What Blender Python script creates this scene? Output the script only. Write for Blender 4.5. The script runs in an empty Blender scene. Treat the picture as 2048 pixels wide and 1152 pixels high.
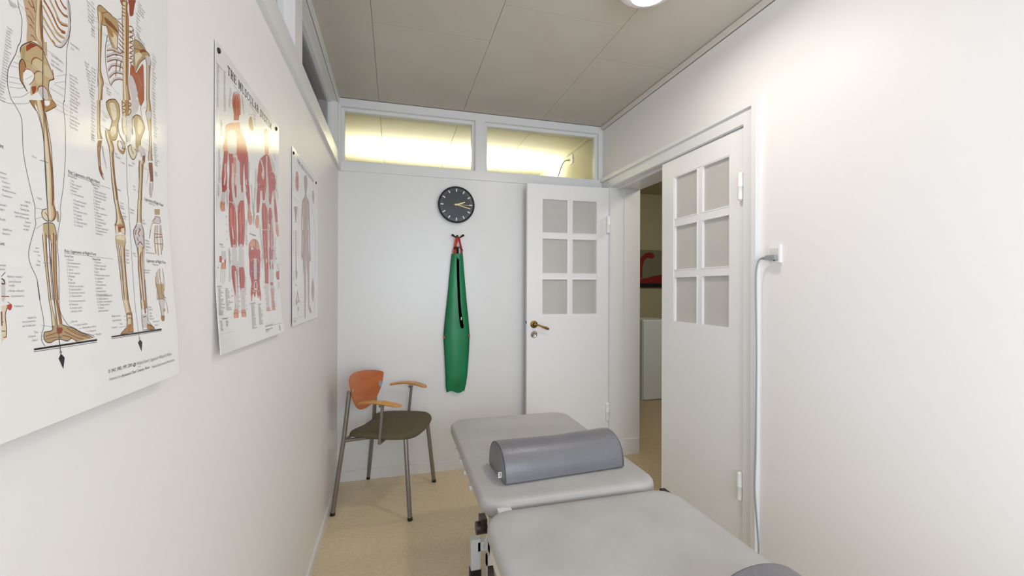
import bpy, bmesh, math, random
from mathutils import Vector, Matrix
from mathutils.geometry import tessellate_polygon

# ------------------------------------------------------------------ camera, light, exposure
C = bpy.context.scene.collection
SC = bpy.context.scene
cd = bpy.data.cameras.new('camera')
cam = bpy.data.objects.new('camera', cd); C.objects.link(cam)
cd.sensor_width = 36.0
cd.lens = 36.0 * 853.8 / 2048.0
cd.clip_start = 0.02
yaw, pitch, roll = map(math.radians, (15.330, 0.0697, 0.1837))
_f = Vector((math.sin(yaw)*math.cos(pitch), math.cos(yaw)*math.cos(pitch), math.sin(pitch)))
_r = Vector((math.cos(yaw), -math.sin(yaw), 0)); _u = _r.cross(_f)
_r2 = _r*math.cos(roll) + _u*math.sin(roll); _u2 = -_r*math.sin(roll) + _u*math.cos(roll)
cam.matrix_world = Matrix(((_r2.x, _u2.x, -_f.x, 0), (_r2.y, _u2.y, -_f.y, 0), (_r2.z, _u2.z, -_f.z, 1.3), (0, 0, 0, 1)))
SC.camera = cam

def srgb(r, g, b):
    f = lambda c: (c/255/12.92) if c/255 <= .04045 else ((c/255+.055)/1.055)**2.4
    return (f(r), f(g), f(b), 1.0)

w = bpy.data.worlds.new('world'); SC.world = w; w.use_nodes = True
w.node_tree.nodes['Background'].inputs[0].default_value = (.80, .90, 1.0, 1)
w.node_tree.nodes['Background'].inputs[1].default_value = 0.6

def area(name, loc, rot, sx, sy, power, col, spread=180):
    l = bpy.data.lights.new(name, 'AREA'); l.shape = 'RECTANGLE'; l.size = sx; l.size_y = sy
    l.energy = power; l.color = col; l.spread = math.radians(spread)
    o = bpy.data.objects.new(name, l); C.objects.link(o); o.location = loc; o.rotation_euler = rot
    return o
def point(name, loc, power, col, rad=.05):
    l = bpy.data.lights.new(name, 'POINT'); l.energy = power; l.color = col; l.shadow_soft_size = rad
    o = bpy.data.objects.new(name, l); C.objects.link(o); o.location = loc; return o
R90 = math.pi/2; L0 = -.3698
# daylight through the window in the wall behind the camera
area('window_daylight', (.60, -1.93, 1.50), (R90, 0, 0), 1.55, 1.45, 36, (.78, .89, 1.0))
area('added_side_daylight', (L0+.03, -.60, 1.12), (0, -R90, 0), 1.45, 1.30, 17, (.76, .88, 1.0))  # unseen side opening, added to brighten the right wall and door
# ceiling lamp of this room (glowing bowl is built below)
cll = area('ceiling_lamp_light', (.99, 1.525, 2.478), (0, 0, 0), .15, .15, 4.8, (1.0, .93, .85)); cll.data.shape = 'DISK'
# rooms beyond
area('pendant_uplight', (.55, 4.12, 2.245), (math.pi, 0, 0), 1.9, .10, 18, (1.0, .96, .84))
area('adjacent_room_daylight', (-1.8, -.6, 1.6), (R90, 0, 0), 1.8, 1.2, 34, (.92, .96, 1.0))
area('hall_light', (2.6, 2.6, 2.5), (math.radians(25), 0, 0), .5, .5, 14, (1.0, .92, .76))

SC.view_settings.view_transform = 'Standard'
SC.view_settings.look = 'None'
SC.view_settings.exposure = 0.42
SC.view_settings.gamma = 1.0
SC.view_settings.use_curve_mapping = False

# ------------------------------------------------------------------ measures (metres)
L, R, D, H = -.3698, 1.5788, 3.0661, 2.5806
YB = -1.9

# ------------------------------------------------------------------ materials
MATS = {}
def mat(name, col, rough=.5, metal=0, spec=.5, bump=None, noise=None, coat=0, emit=None, trans=0):
    if name in MATS: return MATS[name]
    m = bpy.data.materials.new(name); m.use_nodes = True; MATS[name] = m
    nt = m.node_tree; b = nt.nodes['Principled BSDF']
    b.inputs['Base Color'].default_value = col
    b.inputs['Roughness'].default_value = rough; b.inputs['Metallic'].default_value = metal
    b.inputs['Specular IOR Level'].default_value = spec
    b.inputs['Coat Weight'].default_value = coat
    b.inputs['Transmission Weight'].default_value = trans
    if emit: b.inputs['Emission Color'].default_value = emit[0]; b.inputs['Emission Strength'].default_value = emit[1]
    tc = nt.nodes.new('ShaderNodeTexCoord')
    if noise:
        sc_, col2, lo, hi = noise[:4]
        n = nt.nodes.new('ShaderNodeTexNoise'); n.inputs['Scale'].default_value = sc_; n.inputs['Detail'].default_value = 6
        mp = nt.nodes.new('ShaderNodeMapping'); nt.links.new(tc.outputs['Object'], mp.inputs[0])
        if len(noise) > 4: mp.inputs['Scale'].default_value = noise[4]
        nt.links.new(mp.outputs[0], n.inputs['Vector'])
        r = nt.nodes.new('ShaderNodeValToRGB'); r.color_ramp.elements[0].position = lo; r.color_ramp.elements[1].position = hi
        r.color_ramp.elements[0].color = col; r.color_ramp.elements[1].color = col2
        nt.links.new(n.outputs['Fac'], r.inputs[0]); nt.links.new(r.outputs[0], b.inputs['Base Color'])
    if bump:
        n = nt.nodes.new('ShaderNodeTexNoise'); n.inputs['Scale'].default_value = bump[0]; n.inputs['Detail'].default_value = 4
        nt.links.new(tc.outputs['Object'], n.inputs['Vector'])
        bp = nt.nodes.new('ShaderNodeBump'); bp.inputs['Strength'].default_value = bump[1]; bp.inputs['Distance'].default_value = bump[2] if len(bump) > 2 else .002
        nt.links.new(n.outputs['Fac'], bp.inputs['Height']); nt.links.new(bp.outputs[0], b.inputs['Normal'])
    return m

M_wall = mat('wall_paint', srgb(237, 232, 230), .5, bump=(60, .12))
M_wood = mat('white_enamel', srgb(230, 229, 228), .32, bump=(25, .06))
M_door = mat('door_enamel', srgb(240, 238, 238), .28, bump=(14, .05))
M_ceil = mat('ceiling_board', srgb(202, 194, 183), .7, noise=(2.5, srgb(196, 187, 175), .35, .7))
M_crown = mat('crown_paint', srgb(222, 215, 205), .5)
M_gap = mat('shadow_gap', srgb(170, 160, 146), .9)
M_hallwall = mat('hall_paint', srgb(190, 186, 160), .6)
M_warm = mat('warm_white_paint', srgb(228, 222, 196), .6)

def floor_mat():
    m = bpy.data.materials.new('beige_linoleum'); m.use_nodes = True; nt = m.node_tree; b = nt.nodes['Principled BSDF']
    tc = nt.nodes.new('ShaderNodeTexCoord')
    n1 = nt.nodes.new('ShaderNodeTexNoise'); n1.inputs['Scale'].default_value = 55; n1.inputs['Detail'].default_value = 8
    n2 = nt.nodes.new('ShaderNodeTexNoise'); n2.inputs['Scale'].default_value = 3.0; n2.inputs['Detail'].default_value = 5
    n3 = nt.nodes.new('ShaderNodeTexVoronoi'); n3.inputs['Scale'].default_value = 70
    for n in (n1, n2, n3): nt.links.new(tc.outputs['Object'], n.inputs['Vector'])
    r1 = nt.nodes.new('ShaderNodeValToRGB'); r1.color_ramp.elements[0].position = .35; r1.color_ramp.elements[1].position = .68
    r1.color_ramp.elements[0].color = srgb(222, 203, 167); r1.color_ramp.elements[1].color = srgb(232, 215, 184)
    r2 = nt.nodes.new('ShaderNodeValToRGB'); r2.color_ramp.elements[0].position = .3; r2.color_ramp.elements[1].position = .7
    r2.color_ramp.elements[0].color = (.93, .93, .92, 1); r2.color_ramp.elements[1].color = (1, 1, 1, 1)
    r3 = nt.nodes.new('ShaderNodeValToRGB'); r3.color_ramp.elements[0].position = .05; r3.color_ramp.elements[1].position = .16
    r3.color_ramp.elements[0].color = (.74, .70, .62, 1); r3.color_ramp.elements[1].color = (1, 1, 1, 1)
    nt.links.new(n1.outputs['Fac'], r1.inputs[0]); nt.links.new(n2.outputs['Fac'], r2.inputs[0]); nt.links.new(n3.outputs['Distance'], r3.inputs[0])
    a = nt.nodes.new('ShaderNodeMixRGB'); a.blend_type = 'MULTIPLY'; a.inputs[0].default_value = 1
    c = nt.nodes.new('ShaderNodeMixRGB'); c.blend_type = 'MULTIPLY'; c.inputs[0].default_value = .5
    nt.links.new(r1.outputs[0], a.inputs[1]); nt.links.new(r2.outputs[0], a.inputs[2])
    nt.links.new(a.outputs[0], c.inputs[1]); nt.links.new(r3.outputs[0], c.inputs[2]); nt.links.new(c.outputs[0], b.inputs['Base Color'])
    b.inputs['Roughness'].default_value = .42
    return m
M_floor = floor_mat()

def clear_glass():
    m = bpy.data.materials.new('clear_glass'); m.use_nodes = True; nt = m.node_tree
    nt.nodes.remove(nt.nodes['Principled BSDF']); out = nt.nodes['Material Output']
    t = nt.nodes.new('ShaderNodeBsdfTransparent'); t.inputs[0].default_value = (.93, .95, .94, 1)
    g = nt.nodes.new('ShaderNodeBsdfGlossy'); g.inputs['Roughness'].default_value = .02
    f = nt.nodes.new('ShaderNodeFresnel'); f.inputs[0].default_value = 1.45
    x = nt.nodes.new('ShaderNodeMixShader')
    nt.links.new(f.outputs[0], x.inputs[0]); nt.links.new(t.outputs[0], x.inputs[1]); nt.links.new(g.outputs[0], x.inputs[2]); nt.links.new(x.outputs[0], out.inputs[0])
    return m
M_glass = clear_glass()
def frosted(name, col):
    m = bpy.data.materials.new(name); m.use_nodes = True; nt = m.node_tree; b = nt.nodes['Principled BSDF']; out = nt.nodes['Material Output']
    b.inputs['Base Color'].default_value = col; b.inputs['Roughness'].default_value = .25
    t = nt.nodes.new('ShaderNodeBsdfTranslucent'); t.inputs[0].default_value = (.9, .92, .91, 1)
    c = nt.nodes.new('ShaderNodeBsdfTransparent'); c.inputs[0].default_value = (.92, .94, .93, 1)
    x = nt.nodes.new('ShaderNodeMixShader'); x.inputs[0].default_value = .46
    y = nt.nodes.new('ShaderNodeMixShader'); y.inputs[0].default_value = .5
    nt.links.new(t.outputs[0], y.inputs[1]); nt.links.new(c.outputs[0], y.inputs[2])
    nt.links.new(b.outputs[0], x.inputs[1]); nt.links.new(y.outputs[0], x.inputs[2]); nt.links.new(x.outputs[0], out.inputs[0])
    return m
M_frost = frosted('frosted_glass', srgb(232, 228, 224))

# ------------------------------------------------------------------ helpers
def tag(o, label=None, cat=None, group=None, kind=None):
    if label: o['label'] = label
    if cat: o['category'] = cat
    if group: o['group'] = group
    if kind: o['kind'] = kind
    return o
def empty(name, loc=(0, 0, 0), rz=0, **k):
    o = bpy.data.objects.new(name, None); C.objects.link(o); o.location = loc; o.rotation_euler = (0, 0, rz); o.empty_display_size = .05
    return tag(o, **k)
def obj(name, bm, mats, parent=None, smooth=False, bevel=0, seg=2, **k):
    if bevel:
        es = [e for e in bm.edges if len(e.link_faces) == 2 and e.calc_face_angle(0) > .6]
        bmesh.ops.bevel(bm, geom=es, offset=bevel, segments=seg, profile=.5, affect='EDGES', clamp_overlap=True)
    bmesh.ops.recalc_face_normals(bm, faces=bm.faces)
    me = bpy.data.meshes.new(name); bm.to_mesh(me); bm.free()
    for m in (mats if isinstance(mats, (list, tuple)) else [mats]): me.materials.append(m)
    if smooth:
        me.polygons.foreach_set('use_smooth', [True]*len(me.polygons))
        try: me.set_sharp_from_angle(angle=math.radians(smooth if smooth > 1 else 40))
        except Exception: pass
    o = bpy.data.objects.new(name, me); C.objects.link(o)
    if parent: o.parent = parent
    return tag(o, **k)
def box(bm, x0, x1, y0, y1, z0, z1, mi=0, M=None):
    vs = [bm.verts.new(Vector((x, y, z)) if M is None else M @ Vector((x, y, z))) for x in (x0, x1) for y in (y0, y1) for z in (z0, z1)]
    for q in ((0, 1, 3, 2), (4, 6, 7, 5), (0, 4, 5, 1), (2, 3, 7, 6), (0, 2, 6, 4), (1, 5, 7, 3)):
        f = bm.faces.new([vs[i] for i in q]); f.material_index = mi
    return bm
def BX(*a, **k): return box(bmesh.new(), *a, **k)
def frame_of(d):
    d = d.normalized(); a = Vector((0, 0, 1)) if abs(d.z) < .9 else Vector((1, 0, 0))
    u = d.cross(a).normalized(); return u, d.cross(u).normalized()
def tube(bm, pts, rad, n=14, cap=True, mi=0, flat=1.0):
    pts = [Vector(p) for p in pts]; rs = rad if isinstance(rad, (list, tuple)) else [rad]*len(pts)
    rings = []; u = None
    for i, p in enumerate(pts):
        d = (pts[min(i+1, len(pts)-1)] - pts[max(i-1, 0)]).normalized()
        if u is None: u, v = frame_of(d)
        else: u = (u - d*u.dot(d)).normalized(); v = d.cross(u)
        rings.append([bm.verts.new(p + (u*math.cos(2*math.pi*k/n) + v*math.sin(2*math.pi*k/n)*flat)*rs[i]) for k in range(n)])
    for a, b in zip(rings, rings[1:]):
        for k in range(n):
            f = bm.faces.new((a[k], a[(k+1) % n], b[(k+1) % n], b[k])); f.material_index = mi
    if cap:
        for r_ in (rings[0], rings[-1]): bm.faces.new(r_).material_index = mi
    return bm
def smoothpath(pts, k=6):
    P = [Vector(p) for p in pts]; out = []
    for i in range(len(P)-1):
        p0, p1, p2, p3 = P[max(i-1, 0)], P[i], P[i+1], P[min(i+2, len(P)-1)]
        for j in range(k):
            t = j/k; out.append(.5*((2*p1) + (p2-p0)*t + (2*p0-5*p1+4*p2-p3)*t*t + (3*p1-p0-3*p2+p3)*t**3))
    return out + [P[-1]]
def disc(bm, c, axis, r, h, n=40, mi=0, r2=None):
    c = Vector(c); a = Vector(axis).normalized(); return tube(bm, [c, c + a*h], [r, r if r2 is None else r2], n=n, mi=mi)
def lathe(bm, c, axis, prof, n=40, mi=0):
    c = Vector(c); a = Vector(axis).normalized(); u, v = frame_of(a); rings = []
    for r_, h in prof:
        rings.append([bm.verts.new(c + a*h + (u*math.cos(2*math.pi*k/n) + v*math.sin(2*math.pi*k/n))*max(r_, 1e-5)) for k in range(n)])
    for A_, B_ in zip(rings, rings[1:]):
        for k in range(n):
            bm.faces.new((A_[k], A_[(k+1) % n], B_[(k+1) % n], B_[k])).material_index = mi
    for r_ in (rings[0], rings[-1]): bm.faces.new(r_).material_index = mi
    return bm
def rrect(x0, x1, y0, y1, r, n=8):
    out = []
    for cx, cy, a0 in ((x1-r, y1-r, 0), (x0+r, y1-r, 90), (x0+r, y0+r, 180), (x1-r, y0+r, 270)):
        for k in range(n+1):
            a = math.radians(a0 + 90*k/n); out.append((cx + r*math.cos(a), cy + r*math.sin(a)))
    return out
def inset(pts, d):
    n = len(pts); out = []
    for i in range(n):
        a, b, c = Vector(pts[i-1]), Vector(pts[i]), Vector(pts[(i+1) % n])
        t = (c - a).normalized(); out.append((b.x - t.y*d, b.y + t.x*d))
    return out
def loft(bm, outline, prof, mi=0):
    """outline: CCW 2-D polygon, prof: (inset, z) pairs bottom to top"""
    rings = [[bm.verts.new((x, y, z)) for x, y in inset(outline, d)] for d, z in prof]
    n = len(outline)
    for A_, B_ in zip(rings, rings[1:]):
        for k in range(n): bm.faces.new((A_[k], A_[(k+1) % n], B_[(k+1) % n], B_[k])).material_index = mi
    bm.faces.new(rings[0]).material_index = mi; bm.faces.new(rings[-1]).material_index = mi
    return bm
def struct(name, bm, m, parent=None, **k):
    o = obj(name, bm, m, parent, **k)
    if not parent: o['kind'] = 'structure'
    return o

# ------------------------------------------------------------------ the room shell
HY0, HY1 = 1.6408, 2.9259          # door opening in the right wall
DZ = 2.0676
bm = BX(L-.12, R+.3, YB-.1, D+.1, -.06, 0); struct('floor', bm, M_floor)
bm = bmesh.new()                     # ceiling of staggered boards with fine joints
g = .0009
cols = [(-.37, -.11), (-.11, .471), (.471, 1.068), (1.068, R)]
for i, (a, b) in enumerate(cols):
    off = 2.158 if i % 2 == 1 else 1.866
    if i == 3: off = 2.158
    ys = [YB-.1]; y = off - 1.2*4
    while y < D: 
        if y > YB: ys.append(y)
        y += 1.2
    ys.append(D+.03)
    for y0, y1 in zip(ys, ys[1:]): box(bm, a+g if i else a-.1, b-g if i < 3 else b+.1, y0+g, y1-g, H, H+.02)
box(bm, L-.1, R+.1, YB-.1, D+.03, H+.012, H+.04, mi=1)
struct('ceiling', bm, [M_ceil, M_gap], bevel=.0006, seg=1)

# left wall: solid to the transom sill, then glazed
bm = bmesh.new()
box(bm, L-.10, L, .10, D+.1, 0, 2.205); box(bm, L-.10, L, YB, -1.30, 0, 2.205); box(bm, L-.10, L, -1.30, .10, 0, .35); box(bm, L-.10, L, -1.30, .10, 1.88, 2.205)  # gap beside the camera left open for the added side daylight
box(bm, L-.10, L, YB, D+.1, 2.535, H+.02)
for y0, y1 in ((YB, -.6), (.55, .68), (1.785, 1.915), (3.035, D+.1)): box(bm, L-.10, L, y0, y1, 2.205, 2.535)
struct('wall_left', bm, M_wall)
bm = BX(L-.002, L+.018, -.55, D-.011, 2.088, 2.132); struct('trim_1', bm, M_wood, bevel=.004)
bm = BX(L-.002, L+.006, -.55, D-.011, 2.135, 2.203); struct('trim_7', bm, M_wood, bevel=.002)
bm = BX(L-.002, L+.008, YB, D-.011, 2.535, H-.0005); struct('trim_8', bm, M_wood, bevel=.002)
def window(n, axis, a0, a1, z0, z1, depth, base, frame_w, parent=None):
    """a glazed opening; axis 'x' runs along the back wall, 'y' along the left wall"""
    e = empty('window_%d' % n, (0, 0, 0), kind='structure')
    bmf = bmesh.new(); fw = frame_w
    def bb(bm_, s0, s1, d0, d1, q0, q1):
        if axis == 'x': box(bm_, s0, s1, base+d0, base+d1, q0, q1)
        else: box(bm_, base-d1, base-d0, s0, s1, q0, q1)
    for (s0, s1, q0, q1) in ((a0, a0+fw, z0, z1), (a1-fw, a1, z0, z1), (a0+fw, a1-fw, z0, z0+fw*.7), (a0+fw, a1-fw, z1-fw, z1)):
        bb(bmf, s0, s1, depth-.016, depth+.028, q0, q1)
    obj('window_frame', bmf, M_wood, e, bevel=.002, seg=1)
    bmg = bmesh.new(); bb(bmg, a0+fw*.6, a1-fw*.6, depth+.004, depth+.008, z0+fw*.4, z1-fw*.6)
    obj('pane', bmg, M_glass, e)
    return e
window(1, 'y', .68, 1.785, 2.205, 2.535, .055, L, .012)
window(2, 'y', 1.915, 3.035, 2.205, 2.535, .055, L, .012)
window(5, 'y', -.6, .55, 2.205, 2.535, .055, L, .012)

# back wall
bm = bmesh.new()
box(bm, L-.1, R+.24, D, D+.10, 0, 2.152)
box(bm, L-.1, R+.24, D, D+.10, 2.523, H+.02)
for x0, x1 in ((L-.1, -.353), (.561, .632), (1.546, R+.24)): box(bm, x0, x1, D, D+.10, 2.152, 2.523)
struct('wall_back', bm, M_wood)
bm = BX(L, R, D-.010, D+.002, 2.087, 2.153); struct('trim_2', bm, M_wood, bevel=.002)
window(3, 'x', -.353, .561, 2.152, 2.523, .045, D, .021)
window(4, 'x', .632, 1.546, 2.152, 2.523, .045, D, .021)
bm = BX(L+.012, .90, D-.008, D+.002, 0, .067); struct('baseboard_back', bm, M_wood, bevel=.002)
bm = BX(L-.002, L+.012, YB, D, 0, .05); struct('baseboard_left', bm, M_wood, bevel=.003)

# right wall with the double door opening
WT = .24
bm = bmesh.new()
box(bm, R, R+WT, YB, HY0-.02, 0, H+.02)
box(bm, R, R+WT, HY0-.02, HY1+.02, DZ+.02, H+.02)
box(bm, R, R+WT, HY1+.02, D+.1, 0, H+.02)
struct('wall_right', bm, M_wall)
bm = bmesh.new()                     # door lining
box(bm, R-.004, R+WT+.01, HY1, HY1+.022, 0, DZ+.02); box(bm, R-.004, R+WT+.01, HY0-.022, HY0, 0, DZ+.02)
box(bm, R-.004, R+WT+.01, HY0, HY1, DZ, DZ+.022)
box(bm, R+.114, R+.118, HY1-.003, HY1, .12, DZ); box(bm, R+.05, R+.075, HY0, HY0+.012, 0, DZ)
box(bm, R+.05, R+.075, HY0, HY1, DZ-.012, DZ)
box(bm, R+.11, R+WT+.004, HY1-.006, HY1, .03, .15)
struct('trim_3', bm, M_wood, bevel=.0015, seg=1)
bm = bmesh.new()                     # casing: flat band with a raised outer bead
box(bm, R-.012, R+.002, HY0-.065, HY0-.004, 0, DZ+.066); box(bm, R-.012, R+.002, HY1+.004, D-.012, 0, DZ+.066)
box(bm, R-.012, R+.002, HY0-.004, HY1+.004, DZ+.004, DZ+.066)
struct('trim_4', bm, M_wood, bevel=.002)
bm = bmesh.new()
box(bm, R-.026, R+.002, HY0-.088, HY0-.063, 0, DZ+.092); box(bm, R-.026, R+.002, HY0-.063, D-.012, DZ+.066, DZ+.092)
struct('trim_5', bm, M_wood, bevel=.008, seg=3)
bm = bmesh.new()                     # shallow crown strip under the ceiling
box(bm, R-.018, R+.002, YB, D-.012, H-.030, H-.004)
struct('trim_6', bm, M_crown, bevel=.006)
M_line = mat('dark_joint', srgb(96, 84, 72), .9)
bm = BX(R-.012, R+.002, YB, D-.002, H-.005, H-.0003); box(bm, L+.01, R-.012, D-.0012, D+.001, H-.0035, H-.0003); box(bm, R-.0012, R+.001, YB, D-.012, H-.0335, H-.0295)
struct('trim_10', bm, M_line)
bm = BX(R-.012, R+.002, YB, HY0-.09, 0, .067); struct('baseboard_right', bm, M_wood, bevel=.003)
# wall behind the camera, with the window that lights the room
bm = bmesh.new()
box(bm, L-.1, -.25, YB-.1, YB, 0, H); box(bm, 1.45, R+.24, YB-.1, YB, 0, H)
box(bm, -.25, 1.45, YB-.1, YB, 0, .72); box(bm, -.25, 1.45, YB-.1, YB, 2.28, H)
struct('wall_front', bm, M_wall)

# ------------------------------------------------------------------ doors
M_hinge = mat('white_hinge_paint', srgb(240, 240, 238), .25)
M_brass = mat('old_brass', srgb(150, 118, 62), .3, metal=1, noise=(30, srgb(96, 72, 34), .4, .7))
M_steel = mat('pale_lock_metal', srgb(196, 186, 170), .3, metal=1)
M_black = mat('black_plastic', srgb(20, 19, 20), .5)
LW, LH, LT = .6425, 2.044, .038
def leaf(n, loc, rz, handle, hinge_side=1):
    """origin at the hinge; leaf runs along +x of its own frame, thickness +y, visible face at y=0"""
    e = empty('door_%d' % n, loc, rz, kind='structure')
    bm = bmesh.new(); z0 = .02; px0, px1 = .094, LW-.112; zr = [(1.106, 1.374), (1.409, 1.672), (1.707, 1.961)]
    xm = (px0+px1)/2
    cx = [(px0, xm-.0155), (xm+.0155, px1)]
    def bb(a, b, c, d, y0=0, y1=LT): box(bm, a, b, y0, y1, c, d)
    bb(0, px0, z0, z0+LH); bb(px1, LW, z0, z0+LH); bb(px0, px1, z0, 1.106); bb(px0, px1, 1.961, z0+LH)
    obj('leaf', bm, M_door, e, bevel=.0015, seg=1)
    bm = bmesh.new()
    for a, b in ((1.374, 1.409), (1.672, 1.707)): box(bm, px0, px1, .004, LT-.004, a, b)
    for a, b in zr: box(bm, xm-.0155, xm+.0155, .004, LT-.004, a, b)
    for xa, xb in cx:                       # raised glazing beads
        for a, b in zr:
            for q in ((xa, xa+.006, a, b), (xb-.006, xb, a, b), (xa+.006, xb-.006, a, a+.006), (xa+.006, xb-.006, b-.006, b)):
                box(bm, q[0], q[1], .002, LT-.002, q[2], q[3])
    obj('glazing_bars', bm, M_door, e, bevel=.002, seg=1)
    for xa, xb in cx:
        for a, b in zr: obj('pane', BX(xa+.0005, xb-.0005, .017, .021, a+.0005, b-.0005), M_frost, e)
    for zc in (1.785, .372):
        bm = bmesh.new()
        lathe(bm, (.013, -.011, zc-.068), (0, 0, 1), [(.005, 0), (.0130, .007), (.0130, .066), (.0138, .067), (.0138, .069), (.0130, .070), (.0130, .129), (.005, .136)], n=18)
        box(bm, -.006, .014, -.006, .002, zc-.06, zc+.06)
        obj('hinge', bm, M_hinge, e, smooth=40)
    if handle:
        hx = LW-.053
        bm = bmesh.new()
        lathe(bm, (hx, 0, 1.040), (0, -1, 0), [(.027, 0), (.027, .003), (.023, .006), (.017, .007), (.013, .012), (.011, .03), (.013, .036), (.012, .045), (.006, .048)], n=28)
        h = obj('door_handle', bm, M_brass, e, smooth=40)
        bm = bmesh.new()
        tube(bm, smoothpath([(hx, -.040, 1.040), (hx-.025, -.046, 1.036), (hx-.045, -.047, 1.028), (hx-.068, -.046, 1.019), (hx-.088, -.044, 1.012), (hx-.100, -.043, 1.006)], 4),
             [.0085]*3+[.0065]*3+[.006]*3+[.008]*3+[.0105]*5+[.009]*2+[.004]*2, n=14)
        obj('lever', bm, M_brass, h, smooth=60)
        bm = bmesh.new()
        lathe(bm, (hx, 0, .967), (0, -1, 0), [(.025, 0), (.025, .003), (.021, .005), (.019, .004)], n=28)
        k = obj('keyhole_plate', bm, M_steel, e, smooth=40, label='round pale metal keyhole rosette')
        bm = bmesh.new(); disc(bm, (hx, -.0042, .972), (0, -1, 0), .0055, .001, n=16); box(bm, hx-.003, hx+.003, -.0055, -.004, .952, .972)
        box(bm, hx-.017, hx-.009, -.0055, -.0042, .958, .976); box(bm, hx+.009, hx+.015, -.0055, -.0042, .956, .966)
        obj('keyhole', bm, M_black, k)
        bm = BX(LW-.0002, LW+.0016, .010, .028, 1.046, 1.064); obj('latch', bm, M_black, e)
    return e
# right leaf closed in its frame (hinge at the near jamb), left leaf folded open against the back wall
d1 = leaf(1, (R+.004, HY0+.004, 0), math.pi/2, False)
d1.scale = (1, -1, 1)
d2 = leaf(2, (R-.014, HY1+.006, 0), math.pi - math.radians(2.0), True)
d2.scale = (1, -1, 1)

# ------------------------------------------------------------------ rooms beyond the glass and the door
NX0 = L-.1
bm = bmesh.new()                     # ceiling next door, boards with joints
xs = [NX0, -.11, .471, 1.068, R+WT]
for i, (a, b) in enumerate(zip(xs, xs[1:])):
    ys = [D+.1]; y = 3.07+.30 if i % 2 else 3.07+.90
    while y < 7.4: ys.append(y); y += 1.2
    ys.append(7.5)
    for y0, y1 in zip(ys, ys[1:]): box(bm, a+.002, b-.002, y0+.002, y1-.002, H, H+.02)
box(bm, NX0, R+WT, D+.1, 7.5, H+.012, H+.05, mi=1)
struct('ceiling_next_room', bm, [M_warm, M_gap])
struct('wall_next_room_right', BX(R+.002, R+WT, D+.1, 7.5, 0, H+.02), M_warm)
M_tan = mat('tan_wall', srgb(204, 196, 166), .7)
struct('wall_next_room_left', BX(NX0-.1, NX0, D+.1, 7.5, 0, H+.02), M_tan)
struct('wall_next_room_back', BX(NX0-.1, R+WT, 7.5, 7.6, 0, H+.02), M_tan)
struct('trim_9', BX(R-.022, R+.004, D+.1, 7.5, H-.03, H-.001), M_warm, bevel=.006)
struct('floor_next_room', BX(NX0, R+WT, D+.1, 7.5, -.06, 0), mat('dark_floor', srgb(196, 180, 148), .6))
# pendant lamp whose light washes the ceiling next door
M_lampmetal = mat('grey_lamp_metal', srgb(196, 196, 192), .4, metal=.6)
def emis(name, col, s):
    return mat(name, col, .5, emit=(col, s))
pl = empty('pendant_lamp', (.55, 4.12, 2.20), label='long pendant light on thin wires seen through the back transom glass', cat='lamp')
bm = BX(-1.0, 1.0, -.075, .075, -.03, .0)
for a, b in ((-.075, -.068), (.068, .075)): box(bm, -1.0, 1.0, a, b, 0, .080)  # unseen trough sides, added to keep grazing uplight off this room's ceiling
obj('lamp_body', bm, M_lampmetal, pl, bevel=.002)
bm = bmesh.new()
tube(bm, [(-.98, 0, .015), (.98, 0, .015)], .012, n=12); obj('tube_light', bm, emis('tube_glow', (1, .93, .74, 1), 14), pl, smooth=60)
for x, y in ((-.655, .14), (.55, .19)):
    bm = bmesh.new(); tube(bm, [(x, y*.0, .0), (x, 0, H-2.20)], .0012, n=6)
    disc(bm, (x, 0, H-2.20-.012), (0, 0, 1), .012, .012, n=16)
    obj('suspension_wire', bm, M_lampmetal, pl)
# wall socket with black cable high on the wall next door
ws = empty('wall_socket', (R, 3.68, 2.497), label='small white wall outlet with black cable, seen through the right transom window', cat='socket')
obj('socket_plate', BX(-.010, .001, -.04, .04, -.04, .04), M_hinge, ws, bevel=.003)
bm = bmesh.new()
tube(bm, smoothpath([(R-.016, 3.69, 2.497), (R-.035, 3.75, 2.505), (R-.03, 3.84, 2.49), (R-.022, 3.93, 2.44), (R-.015, 4.03, 2.36), (R-.012, 4.12, 2.2), (R-.012, 4.14, 1.2)], 5), .005, n=8)
obj('cable', bm, M_black, smooth=60, label='black cable curving down the wall beyond the right transom window', cat='cable')

# room beyond the left wall
AX = -3.2
struct('wall_adjacent_back', BX(AX, L-.1, D, D+.1, 0, H+.02), mat('adjacent_wall_paint', srgb(205, 212, 216), .6))
struct('wall_adjacent_left', BX(AX-.1, AX, -1.4, D+.1, 0, H+.02), mat('adjacent_wall_paint', None))
struct('ceiling_adjacent', BX(AX, L-.1, -1.4, D+.1, H, H+.04), M_ceil)
struct('floor_adjacent', BX(AX, L-.1, -1.4, D+.1, -.06, 0), M_floor)
struct('wall_adjacent_front', BX(AX, L-.1, -1.5, -1.4, 0, H+.02), mat('adjacent_wall_paint', None))

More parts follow.
